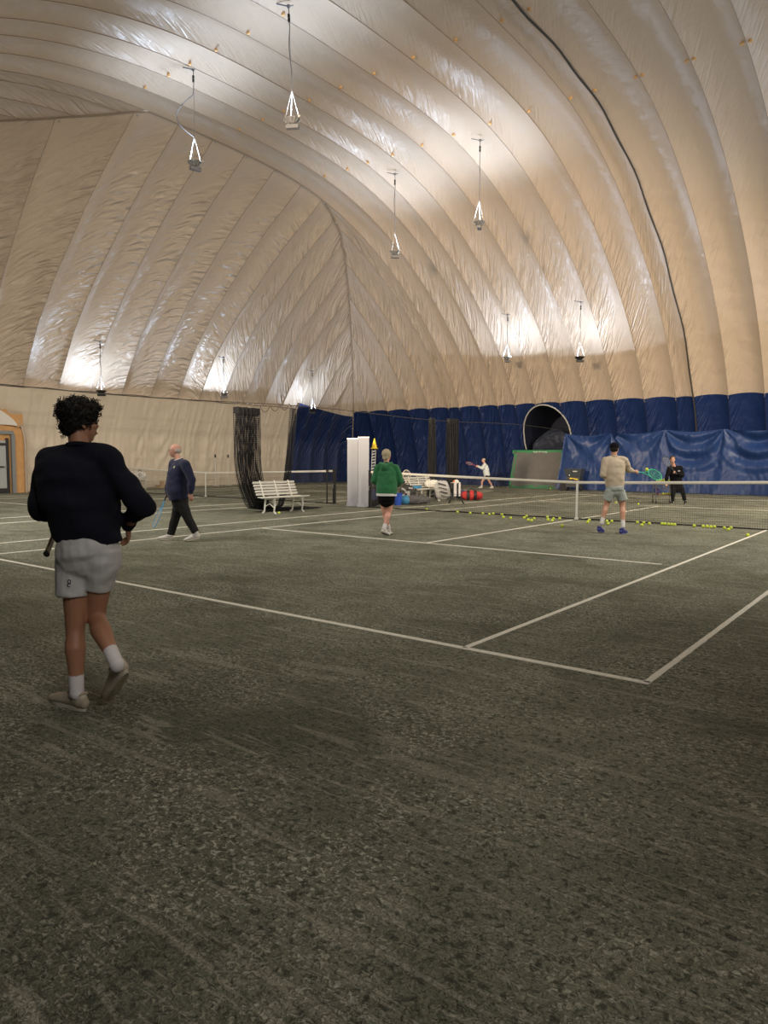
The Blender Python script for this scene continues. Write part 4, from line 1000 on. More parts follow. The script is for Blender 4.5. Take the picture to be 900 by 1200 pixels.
# --- 2: older man in navy
D = fdist(205, 634)
J = joints(D, dict(head=(205, 528.5, 0), neck=(210, 540, 0), chest=(210, 553, 0), pelvis=(211, 584, 0),
    sh0=(204, 543, 0.17), el0=(200, 561, 0.20), wr0=(196, 577, 0.20), sh1=(217, 544, -0.17), el1=(224.5, 563, -0.20), wr1=(223.5, 577, -0.20),
    hip0=(211, 588, 0.07), kn0=(205.5, 607, 0.08), an0=(199.5, 628, 0.06), heel0=(201.5, 635, 0.05), toe0=(185, 635, 0.05),
    hip1=(212, 588, -0.07), kn1=(221, 609, -0.08), an1=(230, 625, -0.08), heel1=(233.5, 630, -0.08), toe1=(216, 634, -0.08)))
J['foot0'] = ground(205, 634); J['heel0'].z = 0.0; J['toe0'].z = 0.02; J['toe1'].z = 0.0; J['heel1'].z = 0.05
opt = dict(voxel=0.010, skin=SK_P, face=dirv(-0.93, -0.30, 0.0), front=dirv(-0.95, -0.25), hairm=H_GRY, fat=1.15, ff=1.1, s=1.0,
    hand0=(dirv(-0.05, 0, -1), dirv(1, 0, 0), dirv(-1, 0, 0), 1.2), hand1=(dirv(0.02, 0, -1), dirv(0, 1, 0), dirv(-1, 0, 0), 0.35),
    top=dict(name='sweater', mat=NAVY, sleeve=(0.085, 0.078, 0.070, 0.066, 0.050), fold=0.012, rib=True, cuff=0.95,
        stations=[(0.04, 0.195, 0.172, (0, 0.02)), (0.14, 0.205, 0.192, (0, 0.03)), (0.35, 0.195, 0.200, (0, 0.03)), (0.6, 0.200, 0.175, (0, 0.01)), (0.80, 0.190, 0.130, (0, 0)), (0.92, 0.135, 0.09, (0, 0)), (1.0, 0.08, 0.07, (0, 0))]),
    low=dict(name='trousers', mat=PANTB, waist=[(-0.12, 0.160, 0.135), (0, 0.168, 0.145), (0.08, 0.16, 0.14)], leg=[(0.0, 0.105), (0.5, 0.098), (1.0, 0.080), (1.5, 0.072), (1.93, 0.068)], fold=0.006),
    shoem=SHOEW, solem=SOLEC, sock=0.15, sockm=SOCKW)
r2, J2, top2, low2, (hr, hf, hu), base2 = person('older balding man in navy sweater and black trousers, smiling and walking left', J, opt)
c = J2['head']; b = B()
b.ell(c - hf * 0.028 + hu * 0.008, (0.084, 0.084, 0.062), (hr, hf, hu)); b.obj('hair', H_GRY, r2)
b = B(); 
for e in (-1, 1): b.tube([c + hr * e * (0.033 + 0.022 * math.cos(t)) + hf * 0.100 + hu * (0.010 + 0.017 * math.sin(t)) for t in [2 * PI * q / 12 for q in range(12)]], 0.002, 5, closed=True); b.tube([c + hr * e * 0.055 + hf * 0.098 + hu * 0.014, c + hr * e * 0.083 + hf * 0.0 + hu * 0.012], 0.002, 5)
b.tube([c - hr * 0.011 + hf * 0.103 + hu * 0.012, c + hr * 0.011 + hf * 0.103 + hu * 0.012], 0.002, 5)
b.obj('glasses', STEELD, r2)
b = B(); b.loft([J2['neck'] + hf * 0.02 + V((0, 0, 0.035)), J2['neck'] + hf * 0.005 - V((0, 0, 0.01))], [0.066, 0.078], n=18, rnd=False); b.obj('shirt_collar', SOCKW, top2)
for (px, py) in ((204.2, 547.4),):
    d = ray(px, py).normalized(); h, nn = project(top2, EYE - base2, d)
    if h: b = B(); b.loft([h + nn * 0.001, h + nn * 0.004], [0.030, 0.030], [0.022, 0.022], side=(0, 0, 1), n=4, rnd=False); b.obj('chest_emblem', mat('emblem_green', (0.35, 0.4, 0.2), 0.6), top2)
hp = at_depth(196, 580.5, D + 0.20)
racket('blue and white racket carried head down by the older man in navy', at_depth(197.5, 575, D + 0.20), at_depth(180.5, 617, D + 0.12), dirv(0.85, 0.5, 0.2), RK_BL, RK_BK)

# --- 3: woman in green hoodie
D = fdist(450, 628.5)
J = joints(D, dict(head=(453.2, 534, 0), neck=(453, 544, 0), chest=(453, 554, 0), pelvis=(453, 580, 0),
    sh0=(443, 549, 0), el0=(439, 563, 0.02), wr0=(444, 568, 0.24), sh1=(463.5, 549, 0), el1=(468.5, 563, 0.0), wr1=(466, 569, 0.22),
    hip0=(449, 583, 0), kn0=(450.5, 600, 0.06), an0=(455.5, 618.5, 0.20), heel0=(455, 621, 0.16), toe0=(458, 625, 0.36),
    hip1=(457, 583, 0), kn1=(456, 600, 0.03), an1=(450.3, 618.5, -0.06), heel1=(447, 621, -0.10), toe1=(456, 628.5, 0.02)))
J['foot0'] = ground(452, 628.5); J['heel0'].z = 0; J['toe0'].z = 0.0; J['heel1'].z = 0.07; J['toe1'].z = 0.0
opt = dict(voxel=0.010, skin=SK_P, face=dirv(0.45, 0.88, 0), front=dirv(0.18, 0.98), hairm=H_BLD, fat=1.1, s=0.94, ff=1.1,
    hand0=(dirv(0.5, 0.8, 0), dirv(1, 0, 0), dirv(0, 0, 1), 0.8), hand1=(dirv(-0.5, 0.8, 0), dirv(-1, 0, 0), dirv(0, 0, 1), 0.8),
    top=dict(name='hoodie', mat=GRNH, sleeve=(0.088, 0.082, 0.078, 0.068, 0.052), fold=0.014, rib=True, cuff=0.9,
        stations=[(0.08, 0.205, 0.165, (0, 0)), (0.2, 0.215, 0.17, (0, 0)), (0.4, 0.210, 0.17, (0, 0)), (0.6, 0.205, 0.155, (0, 0)), (0.8, 0.190, 0.125, (0, 0)), (0.92, 0.14, 0.09, (0, 0)), (1.0, 0.085, 0.075, (0, 0))]),
    low=dict(name='shorts', mat=BLKTOP, waist=[(-0.10, 0.165, 0.14), (0, 0.175, 0.15), (0.08, 0.165, 0.14)], leg=[(0.0, 0.105), (0.3, 0.102), (0.38, 0.10)], fold=0.004),
    sock=0.22, sockm=SOCKW, shoem=SHOEW, solem=SOLEB)
r3, J3, top3, low3, (hr, hf, hu), base3 = person('woman seen from behind in green hooded sweatshirt and black shorts', J, opt)
c = J3['head']; s_ = 0.94; b = B(); b.ell(c - hf * 0.016 + hu * 0.036, (0.084, 0.098, 0.092), (hr, hf, hu)); b.ell(c - hf * 0.055 - hu * 0.03, (0.062, 0.045, 0.055), (hr, hf, hu)); b.ell(c - hf * 0.080 - hu * 0.055, (0.022, 0.025, 0.04), (hr, hf, hu))
link_mesh(fuse(b, 0.008, 'hair', 3, fold_fn(0.004, (30, 30, 12))), 'hair', H_BLD, r3)
b = B(); ch = dirv(0.18, 0.98); 
b.loft([J3['neck'] + V((0, 0, 0.01)) - ch * 0.07 + RT * -0.10, J3['neck'] - ch * 0.13 + V((0, 0, -0.045)), J3['neck'] + V((0, 0, 0.01)) - ch * 0.07 + RT * 0.10], [0.035, 0.055, 0.035], [0.04, 0.075, 0.04], side=(0, 0, 1), n=14)
b.ell(J3['neck'] - ch * 0.115 + V((0, 0, -0.07)), (0.10, 0.05, 0.09), (RT, ch, V((0, 0, 1)))); link_mesh(fuse(b, 0.010, 'hood', 3, fold_fn(0.008)), 'hood', GRNH, top3)
b = B(); b.loft([J3['pelvis'] - V((0, 0, 0.015)), J3['pelvis'] + V((0, 0, 0.03))], [0.190, 0.192], [0.160, 0.162], side=RT, n=24, rnd=False); b.obj('shirt_hem', SOCKW, top3)

# --- 4: player in beige
D = fdist(722, 625)
J = joints(D, dict(head=(720, 526, 0), neck=(720, 536.5, 0), chest=(720, 546, 0), pelvis=(720.5, 573, 0),
    sh0=(709.5, 540, 0), el0=(706.5, 556, -0.02), wr0=(708, 560, 0.24), sh1=(731.5, 540, 0), el1=(737, 551, 0.10), wr1=(745, 552.8, 0.32),
    hip0=(715, 577, 0), kn0=(710.5, 592, 0.06), an0=(705, 613, 0.02), heel0=(701, 618, -0.02), toe0=(707, 622, 0.20),
    hip1=(727, 577, 0), kn1=(729.5, 592, 0.04), an1=(730, 617, -0.05), heel1=(727, 624.5, -0.12), toe1=(734, 626.5, 0.10)))
J['foot0'] = ground(722, 625)
for k in ('heel0', 'toe0', 'heel1', 'toe1'): J[k].z = 0.0
J['heel0'].z = 0.03
opt = dict(voxel=0.010, skin=SK_L, face=dirv(0.62, 0.78, 0), front=dirv(0.15, 0.98), hairm=H_BLK, s=1.0, ff=1.1,
    hand0=(dirv(0.6, 0.8, 0), dirv(1, 0, 0), dirv(0, 0, 1), 0.8), hand1=(dirv(0.75, 0.6, -0.1), dirv(-0.5, 0.7, -0.2), dirv(0, 0, 1), 1.1),
    top=dict(name='sweater', mat=BEIGE, sleeve=(0.082, 0.076, 0.064, 0.05, 0.042), fold=0.014, rib=True, cuff=0.62,
        stations=[(0.13, 0.175, 0.135, (0, 0)), (0.24, 0.195, 0.15, (0, 0)), (0.42, 0.205, 0.15, (0, 0)), (0.6, 0.215, 0.145, (0, 0)), (0.8, 0.205, 0.125, (0, 0)), (0.92, 0.15, 0.09, (0, 0)), (1.0, 0.08, 0.07, (0, 0))]),
    low=dict(name='shorts', mat=SHG, waist=[(-0.02, 0.172, 0.135), (0.02, 0.175, 0.14), (0.09, 0.165, 0.13)], leg=[(0.0, 0.100), (0.35, 0.096), (0.62, 0.097)], off0=-0.016, off1=0.016, fold=0.010),
    sock=0.32, sockm=SOCKW, shoem=SHOEB, solem=SHOEB)
r4, J4, top4, low4, (hr, hf, hu), base4 = person('man in beige sweater and black cap hitting a forehand with his back turned', J, opt)
c = J4['head']; b = B(); b.ell(c - hf * 0.02 + hu * 0.01, (0.082, 0.090, 0.085), (hr, hf, hu)); b.obj('hair', H_BLK, r4)
b = B(); b.ell(c - hf * 0.010 + hu * 0.045, (0.088, 0.104, 0.086), (hr, hf, hu)); cp = link_mesh(fuse(b, 0.008, 'cap', 2), 'cap', BLKTOP, r4)
b = B(); b.loft([c + hf * 0.075 + hu * 0.052, c + hf * 0.125 + hu * 0.050, c + hf * 0.175 + hu * 0.038], [0.07, 0.072, 0.045], 0.006, side=hr, n=16); b.obj('brim', mat('cap_brim', (0.15, 0.15, 0.15), 0.7), cp)
racket('green racket swung forward by the man in the beige sweater', at_depth(744.5, 552.6, D + 0.34), at_depth(776, 557.5, D + 0.62), dirv(0.1, -0.75, 0.55), RK_GR, mat('grip_teal', (0.02, 0.35, 0.33), 0.6), GRN_ST)
def ball(b_, loc): pass
bb = B(); bb.ell((0, 0, 0), (0.0335,) * 3, n=20, m=14)
ball_me = bb.mesh('tennis_ball', BALLM)
bs = B(); bs.loft([V((math.cos(t) * 0.8 + math.cos(3 * t) * 0.2, math.sin(t) * 0.8 - math.sin(3 * t) * 0.2, 0.62 * math.sin(2 * t) * 0.95)).normalized() * 0.0334 for t in [2 * PI * q / 48 for q in range(48)]], 0.0012, n=4, rnd=False, closed=True)
seam_me = bs.mesh('ball_seam', SEAMW)
def tball(loc, label, group=None, name='tennis_ball'):
    o = bpy.data.objects.new(name, ball_me); C.objects.link(o); o.location = loc; o.rotation_euler = (random.uniform(0, 6), random.uniform(0, 6), random.uniform(0, 6))
    tag(o, label, 'ball', group); q = bpy.data.objects.new('seam', seam_me); C.objects.link(q); q.parent = o; return o
tball(at_depth(758, 550.2, D + 0.44), 'tennis ball in the air just above the green racket of the man in beige')

# --- 5: coach in black
D = fdist(795, 590.5)
J = joints(D, dict(head=(788.2, 539, -0.05), neck=(790, 547.5, 0.0), chest=(791, 554, 0.02), pelvis=(793.5, 569, 0.05),
    sh0=(797.5, 548.5, 0), el0=(800, 557.5, -0.05), wr0=(791.5, 554, -0.28), sh1=(784.5, 549, 0), el1=(781.5, 558, -0.03), wr1=(780.5, 565.5, -0.12),
    hip0=(797, 570, 0.05), kn0=(800.5, 578, -0.03), an0=(802.6, 587.5, 0.0), heel0=(802.6, 591, 0.05), toe0=(803.5, 591.5, -0.22),
    hip1=(789.5, 570, 0.05), kn1=(788.5, 579, -0.05), an1=(788.3, 588, 0.0), heel1=(788, 591, 0.05), toe1=(786.5, 591.5, -0.20)))
J['foot0'] = ground(795, 590.5)
for k in ('heel0', 'toe0', 'heel1', 'toe1'): J[k].z = 0.0
opt = dict(voxel=0.012, skin=SK_L, face=dirv(-0.25, -0.95, -0.02), front=dirv(-0.2, -0.97), hairm=H_BRN, s=1.0, ff=1.2,
    hand0=(dirv(-0.8, -0.4, 0.1), dirv(0, -1, 0), dirv(0, 0, 1), 1.2), hand1=(dirv(0, -0.2, -1), dirv(0.5, -1, 0), dirv(1, 0, 0), 0.7),
    top=dict(name='sweatshirt', mat=BLKTOP, sleeve=(0.08, 0.072, 0.062, 0.055, 0.042), fold=0.010, rib=True, cuff=0.95,
        stations=[(0.0, 0.170, 0.130, (0, 0)), (0.2, 0.185, 0.14, (0, 0)), (0.6, 0.195, 0.14, (0, 0)), (0.8, 0.185, 0.12, (0, 0)), (0.92, 0.14, 0.09, (0, 0)), (1.0, 0.08, 0.07, (0, 0))]),
    low=dict(name='trousers', mat=BLKTOP, waist=[(-0.10, 0.165, 0.13), (0, 0.17, 0.135), (0.08, 0.16, 0.13)], leg=[(0.0, 0.105), (0.5, 0.09), (1.0, 0.075), (1.5, 0.062), (1.9, 0.055)], fold=0.006),
    sock=0.2, sockm=SOCKW, shoem=BLACK, solem=SHOEW)
r5, J5, top5, low5, (hr, hf, hu), base5 = person('coach all in black leaning over the ball cart beyond the net', J, opt)
c = J5['head']; b = B(); b.ell(c - hf * 0.026 + hu * 0.050, (0.090, 0.098, 0.090), (hr, hf, hu)); b.obj('hair', H_BRN, r5)
b = B(); q = J5['chest'] + dirv(-0.2, -0.97) * 0.15 + RT * 0.10 + V((0, 0, 0.06)); b.box(q, (0.07, 0.012, 0.03), Matrix.Rotation(YAW, 3, 'Z')); b.obj('chest_emblem', GREYW, top5)
racket('dark racket held upright across the chest of the coach in black', at_depth(792.5, 555.5, D - 0.33), at_depth(777, 535, D - 0.33), dirv(0.25, -0.9, 0.2), RK_BK, RK_BK)

# --- 6: distant woman in a white jacket
D = fdist(568, 572)
J = joints(D, dict(head=(566.6, 539.5, 0), neck=(568, 543.8, 0), chest=(569, 547, 0), pelvis=(570.5, 557, 0),
    sh0=(568.3, 544.8, -0.16), el0=(565.5, 549, -0.2), wr0=(560.3, 547, -0.15), sh1=(567.5, 544.8, 0.16), el1=(564, 548.5, 0.18), wr1=(560.5, 546, 0.1),
    hip0=(570.5, 558, -0.09), kn0=(574, 565, -0.06), an0=(577, 571, -0.06), heel0=(578, 573, -0.06), toe0=(573.5, 573.5, -0.06),
    hip1=(569.5, 558, 0.09), kn1=(564.8, 564.5, 0.08), an1=(564.2, 570.5, 0.08), heel1=(565.3, 572, 0.08), toe1=(560.6, 572.3, 0.08)))
J['foot0'] = ground(569, 572)
for k in ('heel0', 'toe0', 'heel1', 'toe1'): J[k].z = 0.0
opt = dict(voxel=0.012, skin=SK_P, face=dirv(-0.97, -0.2, 0), front=dirv(-0.97, -0.2), hairm=H_BLD, s=0.92, ff=1.2,
    hand0=(dirv(-1, 0, 0.1), dirv(0, 1, 0), dirv(0, 0, 1), 1.1), hand1=(dirv(-1, 0, 0), dirv(0, -1, 0), dirv(0, 0, 1), 1.1),
    top=dict(name='jacket', mat=JACKW, sleeve=(0.085, 0.078, 0.068, 0.06, 0.05), fold=0.010, rib=True, cuff=0.9,
        stations=[(0.02, 0.20, 0.17, (0, 0)), (0.3, 0.20, 0.17, (0, 0)), (0.6, 0.195, 0.15, (0, 0)), (0.8, 0.18, 0.12, (0, 0)), (0.92, 0.14, 0.09, (0, 0)), (1.0, 0.08, 0.07, (0, 0))]),
    low=dict(name='shorts', mat=BLKTOP, waist=[(-0.10, 0.165, 0.14), (0, 0.175, 0.145), (0.08, 0.165, 0.14)], leg=[(0.0, 0.10), (0.3, 0.10), (0.42, 0.098)], fold=0.004),
    sock=0.3, sockm=SOCKW, shoem=SHOEW, solem=SHOEW)
r6, J6, top6, low6, (hr, hf, hu), base6 = person('distant woman in white jacket and black shorts by the blue wall, facing left', J, opt)
c = J6['head']; b = B(); b.ell(c - hf * 0.022 + hu * 0.030, (0.080, 0.085, 0.082), (hr, hf, hu)); b.obj('hair', H_BLD, r6)
racket('red racket held out in front of the distant woman in white', at_depth(561, 547, D - 0.1), at_depth(548.5, 542.5, D + 0.1), dirv(0.1, -0.5, 0.85), RK_RD, RK_RD)

# ------------------------------------------------------------------ banners, pole, bags by the net end
YR = Matrix.Rotation(YAW, 3, 'Z')          # level axes facing the viewpoint: x right, y away
def banner(label, px, py, w_, h):
    p = ground(px, py); root = thing('banner_stand', label, 'banner', p, YAW - 0.06, None)
    b = B(); b.box((0, 0, h / 2 + 0.04), (w_, 0.006, h - 0.10)); b.obj('banner_sheet', BANNERW, root, smooth=False)
    b = B(); b.box((0, 0, 0.05), (w_ + 0.03, 0.12, 0.09)); b.box((0, -0.0, 0.01), (w_ + 0.05, 0.22, 0.02)); b.obj('base_cassette', BANNERW, root, smooth=False)
    b = B(); b.box((0, 0, h - 0.01), (w_ + 0.02, 0.03, 0.035)); b.obj('top_rail', ALU, root, smooth=False)
    b = B(); b.tube([(0, 0.05, 0.05), (0, 0.04, h)], 0.01, 6); b.obj('pole', ALU, root)
banner('left of two tall blank pale roll-up banner stands', 413.2, 592.8, 0.325, 2.05)
banner('right of two tall blank pale roll-up banner stands', 426.0, 593.8, 0.325, 2.08)

p = ground(437, 592); root = thing('agility_ladder_pole', 'white rung ladder roll standing on end topped by a yellow cone', 'training pole', p, YAW)
b = B(); b.box((0.0, 0, 0.86), (0.06, 0.04, 1.70), Matrix.Rotation(0.03, 3, 'Y')); b.obj('pole', NAVYB, root, smooth=False)
for sx in (-0.055, 0.055):
    b = B(); b.bar((sx - 0.02, -0.03, 0.35), (sx + 0.03, -0.03, 1.72), 0.02, 0.008, (1, 0, 0)); b.obj('side_strap', WHITE, root, smooth=False)
for k in range(15):
    b = B(); z = 0.42 + 0.088 * k; x = -0.02 + 0.05 * (z - 0.35) / 1.37; b.bar((x - 0.065, -0.035, z), (x + 0.065, -0.035, z + 0.03), 0.034, 0.008, (0, 0, 1)); b.obj('rung', WHITE, root, smooth=False)
cn = thing('training_cone', 'small yellow cone capping the white ladder pole', 'cone', p + YR @ V((0.04, 0, 1.74)), YAW)
b = B(); b.loft([(0, 0, 0.02), (0, 0, 0.32)], [0.085, 0.014], n=16, rnd=False); b.obj('cone_body', YEL, cn)
b = B(); b.box((0, 0, 0.01), (0.22, 0.22, 0.02)); b.obj('base', YEL, cn, smooth=False)
b = B(); b.box((0, 0, -0.005), (0.06, 0.03, 0.01)); b.obj('foot_tab', YEL, cn, smooth=False)

def bag(label, name, px, py, dims, m, rz=0.0, tilt=0.0, away=0.0, band=None, straps=True, seed=0, cat='bag', pocket=None, handle=True):
    p = ground(px, py) + HF * (away + dims[1] * 0.5); root = thing(name, label, cat, (p.x, p.y, 0), YAW + rz); L, W, H = dims
    T = Matrix.Rotation(tilt, 3, 'Y')
    b = B(); n = 9
    b.loft([T @ V((L * (i / n - 0.5), 0, 0)) + V((0, 0, H / 2)) for i in range(n + 1)], [W / 2 * (0.86 + 0.14 * math.sin(PI * i / n)) for i in range(n + 1)], [H / 2 * (0.80 + 0.2 * math.sin(PI * i / n)) for i in range(n + 1)], side=T @ V((0, 1, 0)), n=18)
    me = fuse(b, 0.016, 'body', 3, fold_fn(0.020, (7, 7, 7), seed)); lo_ = min(v.co.z for v in me.vertices)
    body = link_mesh(me, 'body', m, root)
    for v in me.vertices: v.co.z -= lo_
    for x in ((-0.22, 0.22) if L > H else (0.0,)):
        if band:
            b = B(); b.loft([V((x * L - 0.05, 0, H / 2)) , V((x * L + 0.05, 0, H / 2))], W / 2 * 1.03 + 0.012, H / 2 * 1.02 + 0.012, side=(0, 1, 0), n=20, rnd=False)
            if not tilt: b.obj('strap_band', band, root)
    if handle:
        b = B(); b.tube([T @ V((L * 0.18 * math.cos(t), 0, 0)) + V((0, -W * 0.1, H * 0.93 + 0.09 * math.sin(t))) for t in [PI * q / 10 for q in range(11)]], 0.013, 6); b.obj('handle', BLACK, root)
    if pocket:
        b = B(); b.box(T @ V((L * 0.0, -W * 0.47, 0)) + V((0, 0, H * 0.45)), (L * 0.45, 0.03, H * 0.4), T); b.obj('pocket', pocket, root)
    return root
bag('black bag standing behind the woman in green, against the ladder pole', 'sports_bag', 438.5, 594, (0.34, 0.26, 0.80), BLACK, away=0.10, seed=1, pocket=NAVYB)
bk = thing('bucket', 'blue bucket on the floor right of the woman in green', 'bucket', ground(466, 592), YAW)
b = B(); b.loft([(0, 0, 0), (0, 0, 0.38)], [0.11, 0.15], n=20, rnd=False); b.obj('pail', BLUEB, bk); b = B(); b.tube([(0.155 * math.cos(t), 0.155 * math.sin(t), 0.37) for t in [2 * PI * q / 20 for q in range(20)]], 0.012, 6, closed=True); b.obj('rim', BLUEB, bk)
b = B(); b.tube([(0.15 * math.cos(t), 0.02, 0.36 - 0.12 * math.sin(t)) for t in [PI * q / 12 for q in range(13)]], 0.005, 5); b.obj('handle', STEEL, bk)
bp_ = bag('black and white backpack standing upright with a racket sticking out', 'backpack', 477.5, 590.5, (0.34, 0.22, 0.62), BLACK, away=0.10, seed=4, pocket=GREYW)
for k, (x, z, l) in enumerate(((-0.12, 0.46, 0.16), (0.10, 0.50, 0.14), (-0.14, 0.28, 0.10))):
    b = B(); b.box((x, -0.13, z), (l, 0.03, 0.05), Matrix.Rotation(0.6 - 0.5 * k, 3, 'Y')); b.obj('white_panel', GREYW, bp_)
d_ = fdist(478, 589.5)
racket('pale racket standing head up out of the black and white backpack', at_depth(479, 575, d_ + 0.32), at_depth(474.5, 541.5, d_ + 0.30), dirv(0.25, -0.95, 0), RK_WT, BLACK, RK_WT)
bag('grey duffel bag with a bright blue end lying in front of the bench', 'duffel_bag', 485.5, 591.2, (0.74, 0.28, 0.30), GREYB, rz=0.05, away=-0.22, seed=7)
be = [o for o in C.objects if o.name.startswith('duffel_bag')][0]
b = B(); b.loft([V((-0.40, 0, 0.145)), V((-0.26, 0, 0.145))], [0.14, 0.165], [0.132, 0.155], side=(0, 1, 0), n=20); b.obj('end_panel', CYANB, be)
d_ = fdist(493, 590)
racket('black racket with pink tip leaning against the grey duffel bag', at_depth(486.5, 572.5, d_ + 0.10), at_depth(501.5, 590.0, d_ - 0.05), dirv(0.1, -0.8, 0.5), RK_BK, BLACK)
bag('dark bag on the floor under the right end of the bench', 'sports_bag', 516, 588, (0.42, 0.26, 0.34), GREYB, away=0.35, seed=9)
for q_ in [o for o in C.objects if o.name == 'sports_bag.001']: q_.location = (-6.9, 4.66, 0)
rb = bag('silver grey racket bag leaning upright beside the ball hopper', 'racket_bag', 522, 589, (0.34, 0.22, 0.72), GREYW, rz=0.2, away=0.15, seed=11)
for k in range(4):
    b = B(); b.box((0.0, -0.125, 0.15 + 0.14 * k), (0.28, 0.02, 0.035), Matrix.Rotation(0.5, 3, 'Y')); b.obj('stripe', BLACK if k % 2 else GREYB, rb)
tb = [o for o in C.objects if o.name.startswith('racket_bag')][0]; tb.rotation_euler = (0, -0.25, YAW + 0.2); tb.location.z = 0.05
# folding hopper / stool with towels
p = ground(535, 590.5); st_ = thing('folding_stool', 'black folding stand hung with pale towels between silver bag and red bag', 'stool', p + HF * 0.15, YAW)
for sx in (-1, 1):
    for sy in (-1, 1):
        b = B(); b.tube([(sx * 0.24, sy * 0.16, 0.0), (-sx * 0.10, sy * 0.12, 0.66)], 0.014, 6); b.obj('leg', BLACK, st_)
b = B(); b.box((0, 0, 0.64), (0.34, 0.30, 0.05)); b.box((0, 0, 0.55), (0.30, 0.28, 0.10)); b.obj('seat', BLACK, st_)
for x, w_ in ((-0.05, 0.09), (0.09, 0.07)):
    tw = thing('towel', 'left pale towel draped over the black folding stand' if x < 0 else 'right pale towel draped over the black folding stand', 'towel', p + HF * 0.15 + YR @ V((x, -0.17, 0.25)), YAW)
    b = B(); b.grid(lambda u, v: (w_ * (u - 0.5), 0.012 * math.sin(u * 9) - 0.012, 0.44 * v), 8, 12); b.grid(lambda u, v: (w_ * (u - 0.5), 0.0 + 0.14 * v, 0.44 + 0.01 * math.sin(u * 9)), 8, 3); b.obj('cloth', SOCKW, tw)
    b = B(); b.box((0, -0.022, 0.06), (w_, 0.004, 0.03)); b.obj('stripe', GREYW, tw)
cpb = thing('cap', 'white cap with orange front lying on the folding stand', 'cap', p + HF * 0.12 + V((0, 0, 0.665)), YAW)
b = B(); b.ell((0, 0, 0.0), (0.10, 0.12, 0.12)); b.v = [(x, y, max(0.0, z)) for x, y, z in b.v]; b.obj('crown', WHITE, cpb); b = B(); b.ell((-0.08, -0.04, 0.05), (0.045, 0.05, 0.04)); b.obj('front_panel', mat('cap_orange', (0.7, 0.16, 0.04), 0.6), cpb); b = B(); b.ell((-0.12, -0.07, 0.012), (0.08, 0.07, 0.01)); b.obj('brim', WHITE, cpb)
bag('navy bag squeezed between the folding stand and the red duffel', 'sports_bag', 543, 586.5, (0.30, 0.25, 0.34), NAVYB, away=0.45, seed=13)
bag('red duffel bag with black straps on the floor beyond the net', 'duffel_bag', 553.5, 586.8, (0.56, 0.26, 0.34), REDB, rz=-0.05, band=BLACK, seed=15, away=0.1)
tw = thing('towel', 'bright blue towel folded on the left end of the bench by the bags', 'towel', (-6.83, 3.02, 0.455), 0.2)
b = B(); b.box((0, 0, 0.05), (0.2, 0.26, 0.09)); b.obj('fold', CYANB, tw)
bag('white bag on the seat of the bench among the bags', 'tote_bag', 509.5, 577, (0.40, 0.18, 0.28), WHITE, seed=17, away=0.0)
o = [q for q in C.objects if q.name.startswith('tote_bag')][0]; o.location = (-6.79, 3.88, 0.452)

# ------------------------------------------------------------------ rebound board, tarp and gear by the blue wall
def yw(px, py, y): return on_y(px, py, y)
root = thing('rebound_net', 'green framed grey rebound net leaning below the arched doorway', 'rebound net', (-9.1, 16.55, 0), 0.0)
Wd, Hh, T_ = 2.75, 1.86, 0.14
def rn(x, z): return V((x, -0.25 + z * 0.18, z))
for nm, a, c in (('frame_bar', (-Wd / 2, 0.08), (Wd / 2, 0.08)), ('frame_bar', (-Wd / 2, Hh - 0.05), (Wd / 2, Hh - 0.05)), ('frame_bar', (-Wd / 2 + 0.07, 0.0), (-Wd / 2 + 0.20, Hh)), ('frame_bar', (Wd / 2 - 0.07, 0.0), (Wd / 2 - 0.07, Hh))):
    b = B(); b.bar(rn(*a), rn(*c), 0.17, 0.05, (1, 0, 0) if a[1] == 0.0 else (0, 0.18, 1)); b.obj(nm, GREEN, root, smooth=False)
b = B(); b.grid(lambda u, v: rn(-Wd / 2 + 0.1 + (Wd - 0.2) * u, 0.08 + (Hh - 0.15) * v) + V((0, -0.03 + 0.06 * math.sin(PI * u) * math.sin(PI * v) + 0.01 * noise.noise(V((u * 8, v * 6, 0))), 0)), 30, 20); b.obj('mesh_sheet', GREYNET, root)
b = B()
for k in range(14):
    b.box(rn(-0.20 + 0.055 * k, Hh - 0.06) + V((0, -0.03, 0)), (0.032, 0.006, 0.05 if k % 3 else 0.07))
q = b.obj('printed_lettering', SOCKW, root, smooth=False); q['kind'] = 'stuff'
for x in (-1.0, 1.0):
    b = B(); b.tube([rn(x, 1.5), (x, 0.50, 0.0)], 0.02, 6); b.obj('prop', GREEN, root)

